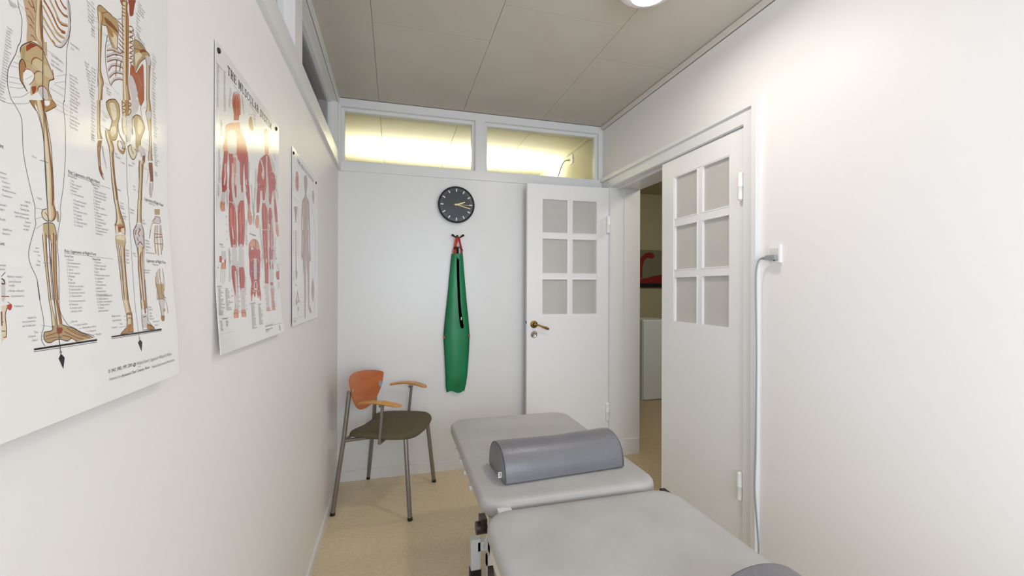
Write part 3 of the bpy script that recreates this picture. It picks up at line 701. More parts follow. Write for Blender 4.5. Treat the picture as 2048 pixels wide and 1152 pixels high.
# drawings and captions of the three posters, in tenths of a millimetre from each sheet's lower left corner
# V: band between two edges, G: filled outline, L: line of given width, T: caption (position, cap height, words)
ART = {
 'P1': [
 
 ["L","line",5,[[2181,4317],[2197,4249],[2224,4178],[2228,4102],[2210,3924],[2176,3853],[2149,3761],[2073,3602],[2050,3489],[2055,3390],[2088,3294],[2097,3280],[2186,3187],[2214,3101],[2219,2910],[2236,2713],[2276,2512],[2317,2341],[2332,2272],[2321,2162],[2327,2100],[2300,2034],[2223,1847],[2203,1758],[2215,1671],[2272,1549],[2287,1478],[2298,1305],[2282,1512],[2292,1325],[2317,1115],[2312,1026],[2279,960],[2269,882],[2306,828]]],
 ["L","line",5,[[2871,4766],[2906,4688],[2907,4536],[2885,4342],[2842,4167],[2827,3891],[2798,3577],[2795,3576],[2777,3499],[2801,3331],[2806,3104],[2797,2883],[2748,2575],[2707,2418],[2684,2317],[2680,2219],[2625,2048],[2598,1873],[2598,1682],[2554,1299],[2580,1518],[2553,1225],[2581,1119],[2652,1018],[2735,978],[2863,911],[3035,859],[3056,834]]],
 ["G","spine",[[2246,4359],[2266,4301],[2286,4207],[2295,4124],[2282,3965],[2325,3980],[2403,4032],[2482,3993],[2547,4009],[2552,3908],[2542,4025],[2497,4150],[2489,4517]]],["L","brown",9,[[2310,4392],[2348,4362],[2392,4372]]],["L","brown",9,[[2354,4429],[2376,4389],[2397,4330]]],["L","red",8,[[2271,4296],[2330,4306],[2384,4240]]],["L","brown",9,[[2286,4234],[2329,4233],[2378,4191]]],
 ["L","brown",8,[[2317,4154],[2350,4156],[2382,4111]]],["L","grey2",8,[[2281,4257],[2297,4232],[2291,4183]]],["L","grey2",8,[[2300,4100],[2316,4091],[2313,4045]]],["L","brown",8,[[2337,4058],[2370,4059],[2403,4032]]],["L","bone2",9,[[2320,4317],[2340,4258],[2373,4224]]],["L","bone2",9,[[2310,4374],[2331,4324],[2352,4293]]],["L","bone2",12,[[2344,4143],[2371,4123],[2387,4096]]],
 ["V","bone",[[2416,4470],[2405,4325],[2395,4201],[2393,4109],[2415,4066],[2455,4052]],[[2485,4514],[2476,4370],[2475,4249],[2485,4162],[2484,4105],[2478,4065]]],["V","brown2",[[2463,4500],[2453,4355],[2457,4220],[2469,4106]],[[2481,4512],[2474,4368],[2481,4233],[2495,4121]]],["V","spine",[[2501,4078],[2497,4001],[2507,3932]],[[2549,4104],[2551,4030],[2550,3954]]],
 ["L","rib",16,[[2498,4253],[2569,4191],[2641,4146],[2691,4135]]],["L","rib",17,[[2494,4353],[2594,4272],[2680,4216],[2756,4210]]],["L","rib",18,[[2496,4466],[2596,4377],[2694,4291],[2810,4289]]],["L","rib2",18,[[2513,4533],[2621,4460],[2720,4355],[2825,4362]]],["L","rib",18,[[2596,4587],[2671,4519],[2747,4440],[2860,4467]]],["L","rib2",18,[[2670,4635],[2721,4580],[2799,4551],[2859,4568]]],
 ["L","rib2",18,[[2746,4685],[2798,4649],[2845,4644]]],["L","redbrown",12,[[2696,4458],[2760,4418],[2853,4453]]],["L","redbrown",12,[[2758,4329],[2811,4344]]],["L","redbrown",12,[[2629,4168],[2666,4150]]],["L","cart",22,[[2666,4131],[2743,4158],[2809,4239],[2865,4360],[2880,4469],[2872,4616],[2854,4755]]],["L","cart",16,[[2756,4210],[2810,4269],[2859,4367]]],
 ["L","outl",5,[[2653,4124],[2742,4145],[2823,4237],[2886,4372],[2903,4483],[2886,4655],[2865,4762]]],
 ["G","bone2",[[2201,3806],[2217,3876],[2292,3953],[2347,3992],[2437,4005],[2488,3987],[2546,3905],[2599,3828],[2641,3762],[2634,3735],[2578,3694],[2565,3622],[2570,3577],[2618,3501],[2485,3445],[2429,3514],[2338,3429],[2322,3458],[2329,3524],[2363,3584],[2380,3656],[2342,3701],[2277,3682],[2257,3730],[2215,3743]]],["G","redbrown",[[2275,3908],[2325,3963],[2414,3993],[2346,3928],[2280,3857]]],
 ["G","bone",[[2355,3798],[2423,3862],[2492,3859],[2490,3755],[2398,3729],[2343,3746]]],["G","bone3",[[2217,3850],[2259,3899],[2264,3839],[2252,3771],[2221,3773]]],["G","bone",[[2386,3677],[2443,3733],[2478,3712],[2470,3616],[2396,3591]]],["G","bone",[[2503,3836],[2563,3848],[2616,3779],[2585,3726],[2513,3729]]],["L","brown",7,[[2343,3756],[2349,3804],[2400,3857],[2480,3862]]],
 ["L","brown",7,[[2375,3672],[2409,3716],[2455,3734]]],["L","redbrown",12,[[2314,3960],[2402,3991],[2488,3982]]],["L","redbrown",10,[[2623,3840],[2638,3761],[2622,3729],[2578,3699]]],["L","outl",6,[[2201,3806],[2217,3876],[2292,3953],[2347,3992],[2437,4005],[2488,3987],[2546,3905],[2599,3828],[2641,3762],[2634,3735],[2578,3694],[2565,3622],[2570,3577],[2618,3501]]],
 ["G","brownl",[[2220,3746],[2257,3730],[2269,3683],[2234,3621],[2233,3524],[2284,3450],[2222,3501],[2187,3572],[2188,3677]]],["L","outl",7,[[2284,3448],[2222,3501],[2197,3542],[2188,3677],[2220,3746],[2255,3733],[2269,3683]]],["G","paper",[[2239,3624],[2261,3656],[2288,3679],[2342,3683],[2372,3652],[2352,3588],[2307,3532],[2254,3525],[2238,3562]]],
 ["L","redbrown",8,[[2239,3624],[2261,3661],[2288,3680],[2344,3686],[2375,3654],[2354,3587],[2309,3528]]],["G","redbrown",[[2334,3517],[2395,3554],[2383,3485],[2350,3452]]],["G","cart",[[2429,3560],[2488,3596],[2546,3576],[2563,3517],[2533,3465],[2451,3478],[2417,3518]]],["L","brown",7,[[2417,3518],[2429,3560],[2488,3596],[2546,3576],[2563,3517]]],
 ["V","bone2",[[2371,3396],[2392,3350]],[[2485,3445],[2484,3388]]],["V","bone",[[2393,3405],[2406,3338],[2433,3275],[2467,3159],[2484,3026],[2498,2797],[2503,2566],[2493,2376]],[[2485,3445],[2494,3374],[2505,3304],[2526,3181],[2557,3050],[2593,2825],[2604,2590],[2596,2396]]],["V","redbrown",[[2453,3431],[2467,3381],[2487,3324]],[[2495,3449],[2507,3398],[2503,3331]]],
 ["V","brown",[[2500,3330],[2521,3179],[2551,3001],[2572,2772],[2571,2535],[2565,2390]],[[2514,3335],[2536,3184],[2567,3006],[2590,2776],[2591,2539],[2585,2394]]],["V","bonel",[[2488,3167],[2516,2990],[2521,2757],[2516,2522],[2506,2378]],[[2497,3170],[2535,2996],[2550,2765],[2548,2530],[2538,2385]]],["L","outl",6,[[2392,3305],[2425,3254],[2474,3106],[2495,2927],[2496,2611],[2498,2377]]],
 ["L","outl",6,[[2519,3318],[2558,3145],[2597,2921],[2603,2542],[2596,2396]]],["G","brownl",[[2310,3370],[2331,3343],[2392,3295],[2376,3343],[2371,3396]]],["G","brownl",[[2508,3398],[2574,3430],[2583,3477],[2618,3501],[2670,3465],[2629,3419],[2519,3332],[2507,3361]]],["G","paper",[[2515,3448],[2557,3470],[2581,3457],[2562,3420],[2520,3398]]],["L","outl",6,[[2310,3370],[2331,3343],[2392,3295]]],
 ["L","outl",6,[[2618,3501],[2670,3465],[2629,3419],[2519,3332]]],["L","line",4,[[2426,2786],[2544,2792]]],["V","bone",[[2497,2376],[2495,2320],[2492,2254],[2493,2199],[2503,2158]],[[2597,2396],[2598,2339],[2613,2275],[2604,2217],[2565,2168]]],["L","outl",6,[[2592,2338],[2613,2266],[2596,2196],[2543,2155],[2501,2158]]],["V","brown",[[2565,2390],[2558,2332]],[[2585,2394],[2576,2335]]],
 ["G","bonel",[[2428,2253],[2478,2285],[2498,2190],[2492,2152],[2449,2164],[2412,2204]]],["L","outl",5,[[2484,2281],[2435,2261],[2414,2223],[2421,2178],[2459,2152],[2494,2148]]],["L","redbrown",9,[[2456,2239],[2488,2207],[2491,2180]]],["V","bone2",[[2633,2279],[2625,2220],[2630,2163]],[[2651,2282],[2658,2225],[2645,2166]]],
 ["L","outl",4,[[2630,2283],[2645,2252],[2654,2215],[2643,2165],[2626,2187],[2630,2283]]],["G","bone2",[[2426,2110],[2492,2132],[2565,2133],[2591,2081],[2596,1987],[2569,1908],[2498,1948],[2454,1980],[2413,2039]]],["L","outl",6,[[2426,2110],[2492,2132],[2565,2133],[2591,2081],[2596,1987],[2573,1908]]],
 ["V","bone2",[[2504,2004],[2508,1911],[2496,1723],[2489,1536],[2481,1301]],[[2597,2016],[2584,1919],[2565,1728],[2553,1538],[2542,1299]]],["V","bone",[[2517,1959],[2498,1723],[2486,1536],[2476,1301]],[[2554,1963],[2523,1725],[2507,1536],[2498,1300]]],["V","brown",[[2546,2028],[2534,1914],[2519,1725],[2510,1537],[2503,1300]],[[2563,2030],[2552,1916],[2534,1726],[2522,1537],[2515,1300]]],
 ["L","outl",5,[[2519,1912],[2496,1723],[2489,1536],[2484,1300]]],["L","outl",5,[[2583,1919],[2566,1728],[2550,1537],[2542,1299]]],["V","bone",[[2399,2010],[2397,1946],[2400,1717],[2406,1534],[2412,1302]],[[2446,2016],[2446,1951],[2435,1720],[2437,1535],[2443,1302]]],["L","outl",5,[[2403,1992],[2401,1919],[2405,1681],[2410,1516],[2416,1302]]],
 ["L","outl",5,[[2456,1999],[2449,1905],[2440,1683],[2441,1535],[2445,1301]]],["L","brown",5,[[2486,2002],[2479,1815],[2470,1582],[2469,1301]]],["V","bone2",[[2476,1301],[2486,1207],[2490,1104],[2495,1031]],[[2540,1299],[2548,1204],[2566,1099],[2566,1025]]],["V","bone",[[2412,1303],[2426,1179],[2427,1088],[2423,1017]],[[2443,1302],[2462,1177],[2482,1084],[2481,1012]]],
 ["V","brown2",[[2508,1300],[2515,1185],[2526,1101],[2533,1038]],[[2521,1300],[2532,1184],[2553,1099],[2552,1037]]],["L","outl",5,[[2413,1303],[2427,1179],[2427,1077],[2424,1006]]],["L","outl",5,[[2535,1299],[2545,1183],[2564,1078],[2563,1025]]],
 ["G","bone3",[[2311,972],[2414,977],[2434,1026],[2569,1025],[2650,997],[2734,968],[2833,914],[2969,866],[3039,830],[2899,823],[2758,818],[2690,864],[2615,841],[2521,873],[2440,872],[2385,853],[2323,866],[2298,918]]],["G","bone3",[[2591,981],[2705,976],[2744,934],[2668,920],[2584,929]]],["G","redbrown",[[2483,1001],[2564,994],[2546,938],[2482,939]]],
 ["L","outl",6,[[2311,972],[2414,977],[2434,1026]]],["L","outl",6,[[2569,1025],[2650,997],[2734,968],[2833,914],[2969,866],[3039,830]]],["L","outl",6,[[2758,818],[2690,864],[2615,841],[2521,873],[2440,872],[2385,853],[2323,866],[2298,918],[2311,972]]],["L","brown",7,[[2620,989],[2784,897],[2982,837]]],["L","brown",7,[[2587,950],[2750,868],[2868,833]]],
 ["L","brown",7,[[2554,911],[2663,878],[2759,823]]],["L","brown",7,[[2318,926],[2449,943],[2491,959]]],["L","brown",6,[[2327,895],[2444,902],[2537,892]]],["L","brown",6,[[2703,960],[2860,884],[2937,870]]],
 ["L","line",7,[[2478,4510],[2487,4284],[2491,3961],[2483,3696],[2485,3445],[2497,3450],[2491,3075],[2502,2706],[2498,2377],[2493,2096],[2483,1853],[2486,1611],[2487,1300],[2490,1104],[2502,937],[2502,813],[2504,745]]],["G","black",[[2159,820],[3101,809],[3097,786],[2157,801]]],["L","black",5,[[2155,788],[3095,770]]],["G","black",[[2467,668],[2503,714],[2520,706],[2555,667],[2527,543]]],
 ["L","line",7,[[2508,744],[2519,730],[2505,719],[2495,734],[2508,744]]],["G","brown2",[[3830,5391],[3859,5350],[3908,5345],[3957,5401],[3957,5473]]],["G","redbrown",[[4007,5506],[4194,5628],[4163,5532],[4132,5368],[4049,5317],[4038,5452]]],["L","outl",6,[[4194,5628],[4163,5532],[4132,5368]]],
 ["V","bone2",[[3878,5398],[3879,5302],[3870,5176],[3886,4945],[3893,4708],[3899,4469],[3896,4251],[3896,4044]],[[4017,5488],[3998,5377],[4029,5274],[4036,5031],[4032,4782],[4029,4533],[4027,4311],[4079,4121]]],["V","bonel",[[3898,5411],[3895,5312],[3893,5191],[3901,4954],[3905,4714],[3912,4476],[3913,4258]],[[3957,5449],[3942,5342],[3945,5222],[3948,4981],[3948,4737],[3952,4495],[3953,4277]]],
 ["V","brown2",[[3963,5477],[3962,5233],[3966,4991],[3969,4626],[3969,4284]],[[3991,5495],[3986,5248],[3994,5007],[3997,4640],[3993,4295]]],["G","bone3",[[3380,5020],[3447,5068],[3674,5068],[3766,5077],[3804,4970],[3786,4852],[3769,4612],[3741,4591],[3658,4664],[3586,4773],[3551,4867],[3465,4839],[3373,4960]]],["G","bonel",[[3595,4836],[3693,4858],[3768,4842],[3759,4684],[3676,4732]]],
 ["G","brown",[[3498,4960],[3638,4977],[3767,4948],[3786,4911],[3657,4907],[3533,4902]]],["G","brownl",[[3533,4868],[3585,4887],[3694,4835],[3658,4779],[3577,4825]]],["L","redbrown",9,[[3464,4984],[3584,5070],[3692,5067]]],
 ["L","outl",6,[[3380,5020],[3447,5068],[3674,5068],[3766,5077],[3804,4970],[3786,4852],[3769,4612],[3741,4591],[3658,4664],[3586,4773],[3551,4867],[3465,4839],[3373,4960],[3380,5020]]],
 ["V","bone2",[[3368,4946],[3378,4875],[3386,4802],[3384,4658],[3387,4438],[3376,4211],[3373,4100],[3380,4047],[3384,3983],[3372,3821]],[[3460,5004],[3485,4940],[3461,4847],[3447,4694],[3440,4466],[3433,4239],[3466,4143],[3491,4099],[3468,4021],[3456,3857]]],["V","bonel",[[3395,4808],[3396,4442],[3386,4216]],[[3418,4822],[3412,4451],[3406,4226]]],
 ["L","outl",5,[[3456,4845],[3450,4583],[3433,4239],[3486,4108],[3459,4006],[3422,3842]]],["L","outl",4,[[3381,4954],[3390,4772],[3390,4329],[3374,4100],[3367,3986]]],["V","bone2",[[3354,3813],[3350,3592],[3349,3427],[3360,3320]],[[3424,3843],[3413,3616],[3415,3450],[3450,3351]]],["L","outl",5,[[3397,3832],[3388,3607],[3390,3464],[3430,3344]]],
 ["V","brown",[[3366,3306],[3347,3239],[3349,3152],[3360,3045],[3374,2939],[3413,2871],[3460,2827]],[[3443,3332],[3427,3265],[3405,3169],[3406,3059],[3421,2951],[3464,2884],[3481,2833]]],["V","bone2",[[3371,3225],[3368,3103],[3379,2984]],[[3391,3231],[3384,3107],[3395,2989]]],["V","grey2",[[3430,3255],[3458,3141],[3484,3081],[3519,2989]],[[3460,3265],[3479,3147],[3502,3086],[3526,2991]]],
 ["V","cart",[[3432,2887],[3464,2828]],[[3462,2895],[3478,2832]]],["L","outl",7,[[3569,4763],[3527,4557],[3538,4348],[3584,4199],[3621,4131]]],["L","cart",22,[[3906,4763],[3845,4682],[3677,4639],[3561,4576]]],["L","cart",22,[[3907,4667],[3826,4648],[3695,4590],[3544,4476]]],["L","cart",22,[[3907,4594],[3788,4569],[3678,4511],[3553,4424]]],
 ["L","cart",22,[[3908,4510],[3789,4486],[3659,4421],[3577,4310]]],["L","cart",22,[[3908,4425],[3788,4391],[3694,4333],[3593,4227]]],["L","cart",20,[[3906,4340],[3805,4310],[3692,4239],[3627,4139]]],["L","cart",16,[[3658,4675],[3605,4657],[3561,4610]]],["L","cart",16,[[3613,4708],[3587,4705],[3561,4667]]],["L","brown",8,[[3906,4745],[3845,4664],[3677,4618],[3553,4547]]],
 ["L","brown",8,[[3907,4649],[3826,4628],[3695,4569],[3550,4456]]],["L","brown",8,[[3908,4575],[3788,4545],[3678,4488],[3560,4402]]],["L","brown",8,[[3908,4491],[3789,4462],[3659,4397],[3585,4292]]],["L","brown",8,[[3908,4406],[3788,4367],[3694,4310],[3601,4208]]],["L","brown",8,[[3906,4322],[3805,4290],[3701,4220],[3632,4124]]],["L","brown",10,[[3827,4410],[3846,4503],[3865,4572]]],
 ["L","brown",10,[[3739,4296],[3751,4467],[3770,4535]]],["L","brown",11,[[3785,5077],[3861,5075],[3916,5071]]],["L","brown",11,[[3804,5035],[3862,5015],[3920,5013]]],["L","brown",11,[[3814,4975],[3862,4961],[3925,4955]]],["L","brown",11,[[3814,4916],[3862,4896],[3925,4895]]],["L","brown",11,[[3809,4853],[3863,4836],[3925,4834]]],["L","brown",11,[[3806,4792],[3863,4776],[3926,4774]]],
 ["L","brown",10,[[3791,4724],[3864,4716],[3926,4719]]],["L","brown",9,[[3869,5308],[3948,5334]]],["L","brown",9,[[3870,5260],[3948,5285]]],["L","brown",9,[[3870,5212],[3948,5237]]],["L","brown",9,[[3869,5356],[3947,5382]]],["L","grey2",13,[[3775,5089],[3861,5153],[3929,5176]]],["L","brown",10,[[4040,5157],[4112,5187],[4144,5156],[4081,5107],[4040,5095]]],
 ["L","brown",10,[[4040,5071],[4123,5106],[4134,5075],[4061,5021]]],["L","brown",10,[[4041,4997],[4124,5031],[4124,4994],[4062,4947]]],["L","brown",10,[[4041,4923],[4114,4951],[4125,4919],[4062,4872]]],["L","brown",10,[[4042,4849],[4114,4876],[4125,4844],[4063,4798]]],["L","brown",10,[[4043,4775],[4115,4801],[4121,4773],[4063,4730]]],
 ["L","brown",10,[[4043,4701],[4115,4726],[4122,4692],[4064,4650]]],["L","brown",8,[[4123,5168],[4176,5086],[4166,5042]]],["G","bone3",[[4145,4993],[4209,5060],[4386,5075],[4479,5034],[4574,5018],[4411,4879],[4299,4757],[4191,4582],[4147,4680],[4157,4848]]],["G","bonel",[[4178,4835],[4297,4923],[4365,4907],[4254,4773],[4201,4669]]],
 ["G","brown",[[4297,4943],[4410,5023],[4503,5033],[4387,4971],[4320,4922]]],["L","redbrown",10,[[4156,4905],[4319,4967],[4410,5023],[4526,5032],[4550,5005]]],["L","outl",6,[[4145,4993],[4209,5060],[4386,5075],[4479,5034],[4574,5018],[4411,4879],[4299,4757],[4191,4582],[4147,4680],[4157,4848],[4145,4993]]],["V","cart",[[4422,4937],[4462,4879],[4488,4826]],[[4539,4999],[4604,4952],[4607,4887]]],
 ["V","bone2",[[4485,4825],[4487,4628],[4478,4291]],[[4580,4873],[4572,4668],[4569,4329]]],["V","cart",[[4507,4796],[4501,4634],[4494,4298]],[[4526,4806],[4520,4643],[4514,4306]]],["L","outl",5,[[4422,4937],[4480,4889],[4493,4763],[4485,4294]]],["L","outl",5,[[4599,4950],[4588,4863],[4572,4668],[4569,4329]]],["L","outl",4,[[4487,4295],[4501,4168],[4452,4096],[4486,4030]]],
 ["V","bone2",[[4485,4294],[4487,4189],[4464,4074],[4485,4003],[4536,3850],[4546,3653],[4509,3455],[4517,3378]],[[4571,4330],[4598,4234],[4618,4134],[4606,4049],[4605,3874],[4610,3674],[4616,3487],[4634,3411]]],["G","cart",[[4476,4118],[4597,4166],[4607,4076],[4521,4017],[4463,4034]]],["L","outl",5,[[4576,4332],[4608,4144],[4599,4046],[4590,3869],[4605,3672],[4609,3404]]],
 ["L","outl",4,[[4521,3990],[4545,3786],[4528,3461],[4507,3375]]],["V","brown",[[4521,3353],[4523,3273],[4551,3174],[4556,3069]],[[4618,3380],[4633,3303],[4634,3195],[4639,3089]]],["V","cart",[[4541,3052],[4532,2983],[4528,2902],[4537,2851]],[[4639,3075],[4635,3006],[4611,2920],[4576,2859]]],["V","cart",[[4511,3217],[4481,3116],[4448,3010]],[[4535,3223],[4500,3121],[4457,3012]]],
 ["L","outl",4,[[4633,3249],[4636,3061],[4593,2876],[4555,2835],[4548,3040]]],["G","muscle",[[4085,4636],[4148,4642],[4212,4573],[4377,4797],[4408,4655],[4415,4264],[4274,4204],[4190,4360],[4065,4477]]],["L","brown",6,[[4212,4573],[4346,4431],[4387,4252]]],["L","brown",6,[[4266,4638],[4368,4506],[4405,4327]]],["L","brown",6,[[4332,4722],[4390,4608]]],
 ["L","brown",6,[[4149,4505],[4256,4416],[4341,4232]]],["L","bone2",8,[[4234,4571],[4357,4449]]],["L","red",16,[[4074,4643],[4127,4619],[4169,4590]]],["G","cart",[[4065,4477],[4128,4482],[4254,4287],[4122,4139],[4043,4355]]],["L","brown",6,[[4065,4477],[4107,4485],[4213,4434],[4264,4285]]],["G","muscle",[[4274,4204],[4410,4262],[4339,4154],[4295,4149]]],
 ["G","cart",[[4100,4130],[4274,4204],[4237,4023],[4138,3940],[4054,3888],[4067,4017]]],["L","outl",5,[[4410,4262],[4339,4154],[4327,4084],[4358,3980]]],["V","bone2",[[3865,4030],[3866,3911],[3882,3809]],[[4029,4100],[4035,3979],[4002,3855]]],["L","brown",11,[[3876,4011],[3955,4008],[3884,3942]]],["L","brown",11,[[3884,3918],[3963,3926],[3883,3857]]],
 ["L","brown",11,[[4017,4070],[4078,4059],[4015,3996]]],["L","brown",11,[[4015,3971],[4087,3975],[4012,3872]]],["V","brown2",[[3952,4067],[3953,3849]],[[3972,4076],[3970,3855]]],["V","cart",[[3951,3848],[3952,3702],[3946,3579],[3964,3487]],[[4117,3912],[4109,3760],[4069,3621],[4046,3514]]],["V","bonel",[[3862,3789],[3865,3671],[3896,3561]],[[3961,3827],[3952,3702],[3956,3582]]],
 ["L","brown",7,[[3881,3797],[3869,3672],[3916,3568]]],["L","brown",6,[[3918,3690],[3924,3668]]],["L","brown",6,[[4021,3801],[4027,3779]]],["L","brown",6,[[4020,3739],[4025,3717]]],["L","line",5,[[3967,3842],[3964,3463]]],
 ["G","bone3",[[3533,3855],[3578,3908],[3705,3974],[3779,3958],[3816,3902],[3813,3771],[3764,3645],[3761,3515],[3713,3428],[3630,3400],[3578,3451],[3588,3512],[3634,3586],[3635,3667],[3574,3736]]],["G","bonel",[[3595,3870],[3686,3919],[3740,3860],[3747,3745],[3681,3673],[3646,3729]]],["G","bonel",[[3624,3559],[3716,3616],[3724,3525],[3659,3456],[3614,3487]]],
 ["L","outl",9,[[3533,3855],[3578,3908],[3705,3974],[3779,3958],[3816,3902],[3813,3771],[3764,3645],[3761,3515],[3713,3428],[3630,3400]]],["L","outl",9,[[3533,3855],[3549,3782],[3601,3723],[3644,3659],[3625,3583],[3588,3512],[3518,3515]]],["G","brownl",[[3760,3431],[3807,3459],[3772,3400],[3805,3340],[3882,3334],[3913,3422],[3836,3457],[3933,3441],[3938,3357],[3881,3279],[3785,3304],[3749,3369]]],
 ["L","brown",10,[[3773,3661],[3787,3571],[3837,3505],[3934,3447]]],["L","outl",7,[[3817,3450],[3883,3400],[3853,3355],[3932,3380]]],["G","bone3",[[4137,3895],[4203,3956],[4313,3976],[4379,3924],[4424,3849],[4376,3753],[4317,3643],[4304,3548],[4280,3451],[4214,3430],[4183,3534],[4197,3665],[4145,3773]]],["G","bonel",[[4246,3937],[4334,3907],[4366,3828],[4285,3696],[4231,3741]]],
 ["L","outl",9,[[4111,3636],[4103,3757],[4094,3841],[4159,3929],[4225,3967],[4313,3976],[4379,3924],[4424,3849],[4376,3753],[4317,3643],[4304,3548]]],["G","cart",[[4236,3475],[4304,3548],[4428,3503],[4369,3439],[4279,3438]]],["G","bonel",[[3993,3423],[4066,3478],[4129,3467],[4209,3416],[4168,3328],[4104,3278],[4022,3334]]],["L","outl",9,[[3993,3423],[4066,3478],[4075,3412],[4127,3366]]],
 ["L","outl",9,[[4149,3448],[4209,3416],[4168,3328],[4104,3278],[4022,3334],[3993,3423]]],["V","bone2",[[3519,3499],[3518,3430],[3558,3330],[3591,3272],[3589,3203],[3606,3059],[3628,2892],[3651,2724],[3659,2607]],[[3551,3510],[3603,3460],[3666,3365],[3685,3302],[3665,3226],[3679,3079],[3705,2911],[3737,2742],[3746,2625]]],
 ["V","bonel",[[3543,3450],[3581,3338],[3605,3208],[3613,3061],[3637,2894],[3664,2726],[3672,2610]],[[3561,3456],[3606,3346],[3623,3213],[3635,3067],[3659,2899],[3686,2731],[3695,2614]]],["V","brown",[[3638,3241],[3644,3069],[3672,2902],[3693,2733],[3708,2617]],[[3653,3245],[3659,3073],[3690,2907],[3712,2737],[3727,2621]]],
 ["L","outl",6,[[3509,3489],[3524,3387],[3575,3290],[3607,3093],[3629,2834],[3656,2607]]],["L","outl",6,[[3569,3448],[3612,3382],[3683,3301],[3669,3227],[3687,3023],[3726,2682],[3731,2621]]],["V","bone",[[3661,2608],[3680,2472],[3679,2379],[3656,2282]],[[3744,2624],[3778,2489],[3813,2400],[3858,2311]]],["V","brownl",[[3721,2620],[3740,2482],[3765,2369]],[[3740,2623],[3763,2486],[3795,2373]]],
 ["G","brownl",[[3645,2275],[3856,2305],[3853,2167],[3765,2192],[3717,2186],[3648,2148]]],["G","bonel",[[3661,2260],[3708,2266],[3706,2173],[3649,2154]]],["G","bonel",[[3771,2240],[3837,2261],[3833,2164],[3774,2187]]],["G","redbrown",[[3699,2265],[3764,2262],[3836,2296],[3837,2261],[3771,2240],[3716,2174]]],["L","outl",8,[[3635,2268],[3700,2359],[3670,2563],[3656,2607]]],
 ["L","outl",8,[[3731,2621],[3784,2466],[3860,2288],[3848,2154]]],["G","bone2",[[3636,2129],[3751,2155],[3855,2137],[3851,2059],[3788,1987],[3715,2010],[3633,2025]]],["G","bonel",[[3654,2126],[3750,2149],[3835,2129],[3820,2085],[3723,2081],[3650,2090]]],["V","bone2",[[3725,1999],[3730,1858],[3731,1623],[3709,1268]],[[3826,2008],[3816,1864],[3809,1626],[3810,1265]]],
 ["V","brown",[[3796,1970],[3784,1803],[3787,1565],[3790,1265]],[[3815,1972],[3804,1804],[3802,1566],[3806,1265]]],["V","bone",[[3639,2014],[3668,1796],[3679,1563],[3685,1268]],[[3692,2019],[3702,1798],[3710,1564],[3719,1267]]],["L","outl",6,[[3853,2071],[3809,1924],[3803,1625],[3812,1265]]],["L","outl",5,[[3635,2037],[3653,1957],[3676,1563],[3683,1268]]],
 ["L","outl",5,[[3693,1984],[3717,1799],[3726,1446],[3721,1267]]],["V","bone",[[3710,1268],[3724,1150],[3731,1071],[3740,993],[3719,929]],[[3809,1265],[3831,1145],[3865,1063],[3852,985],[3853,918]]],["V","brown2",[[3737,1097],[3743,1064]],[[3823,1092],[3851,1058]]],["L","redbrown",10,[[3756,1011],[3801,1021],[3852,998]]],["L","outl",5,[[3700,1268],[3737,1097],[3734,967]]],
 ["L","outl",5,[[3806,1266],[3845,1091],[3861,984],[3851,852]]],["V","bone",[[3688,1269],[3722,1085]],[[3717,1268],[3756,1083]]],["G","brownl",[[3721,929],[3842,932],[3857,818],[3758,821],[3568,815],[3637,859],[3705,891]]],["L","outl",5,[[3857,818],[3758,821],[3568,815],[3637,859],[3705,891]]],["L","redbrown",8,[[3759,828],[3758,887],[3818,921]]],
 ["V","cart",[[4318,3449],[4309,3383]],[[4423,3482],[4428,3418]]],["V","brown",[[4357,3410],[4344,3302]],[[4426,3430],[4413,3322]]],["V","bone2",[[4288,3312],[4264,3229],[4261,3049],[4224,2719]],[[4425,3351],[4368,3257],[4350,3071],[4314,2737]]],["V","brown",[[4327,3272],[4321,3064],[4289,2732]],[[4350,3278],[4339,3068],[4307,2736]]],["G","bonel",[[4250,3314],[4277,3322],[4276,3283],[4254,3277]]],
 ["L","outl",6,[[4266,3319],[4252,3174],[4259,2984],[4224,2719]]],["L","outl",6,[[4420,3468],[4414,3374],[4370,3258],[4342,3004],[4314,2737]]],["V","bone",[[4211,2717],[4181,2522],[4155,2379]],[[4305,2736],[4288,2540],[4280,2398]]],["V","cart",[[4131,2351],[4077,2268],[4057,2191],[4066,2118],[4093,2046],[4119,1999]],[[4286,2373],[4307,2299],[4318,2223],[4314,2145],[4306,2067],[4288,2014]]],
 ["V","brown",[[4275,2730],[4258,2535],[4253,2394]],[[4294,2733],[4276,2538],[4271,2396]]],["L","outl",6,[[4307,2736],[4273,2397],[4319,2300],[4318,2171],[4297,2015]]],["L","outl",6,[[4213,2717],[4162,2380],[4062,2254],[4069,2143],[4115,1998],[4131,1874]]],["L","brown",9,[[4129,2275],[4097,2196]]],["L","brown",9,[[4185,2295],[4239,2290],[4177,2231],[4203,2184]]],
 ["L","redbrown",9,[[4274,2218],[4292,2181]]],["L","brown",9,[[4136,2163],[4162,2116]]],["L","brown",10,[[4132,2050],[4205,2108],[4265,2063]]],["V","bone",[[4133,2025],[4128,1887],[4108,1635],[4099,1257]],[[4289,2040],[4257,1896],[4241,1640],[4227,1254]]],["V","brown",[[4196,1955],[4146,1825],[4153,1511],[4162,1255]],[[4218,1957],[4190,1828],[4180,1511],[4184,1255]]],
 ["V","cart",[[4270,2012],[4210,1702],[4180,1255]],[[4293,2014],[4237,1703],[4211,1254]]],["L","outl",6,[[4134,1900],[4106,1698],[4119,1257]]],["L","outl",6,[[4297,2015],[4250,1704],[4234,1254]]],["V","bone",[[4092,1258],[4093,1133]],[[4233,1254],[4239,1126]]],["V","cart",[[4101,1049],[4090,967],[4086,857]],[[4227,1042],[4235,957],[4202,847]]],
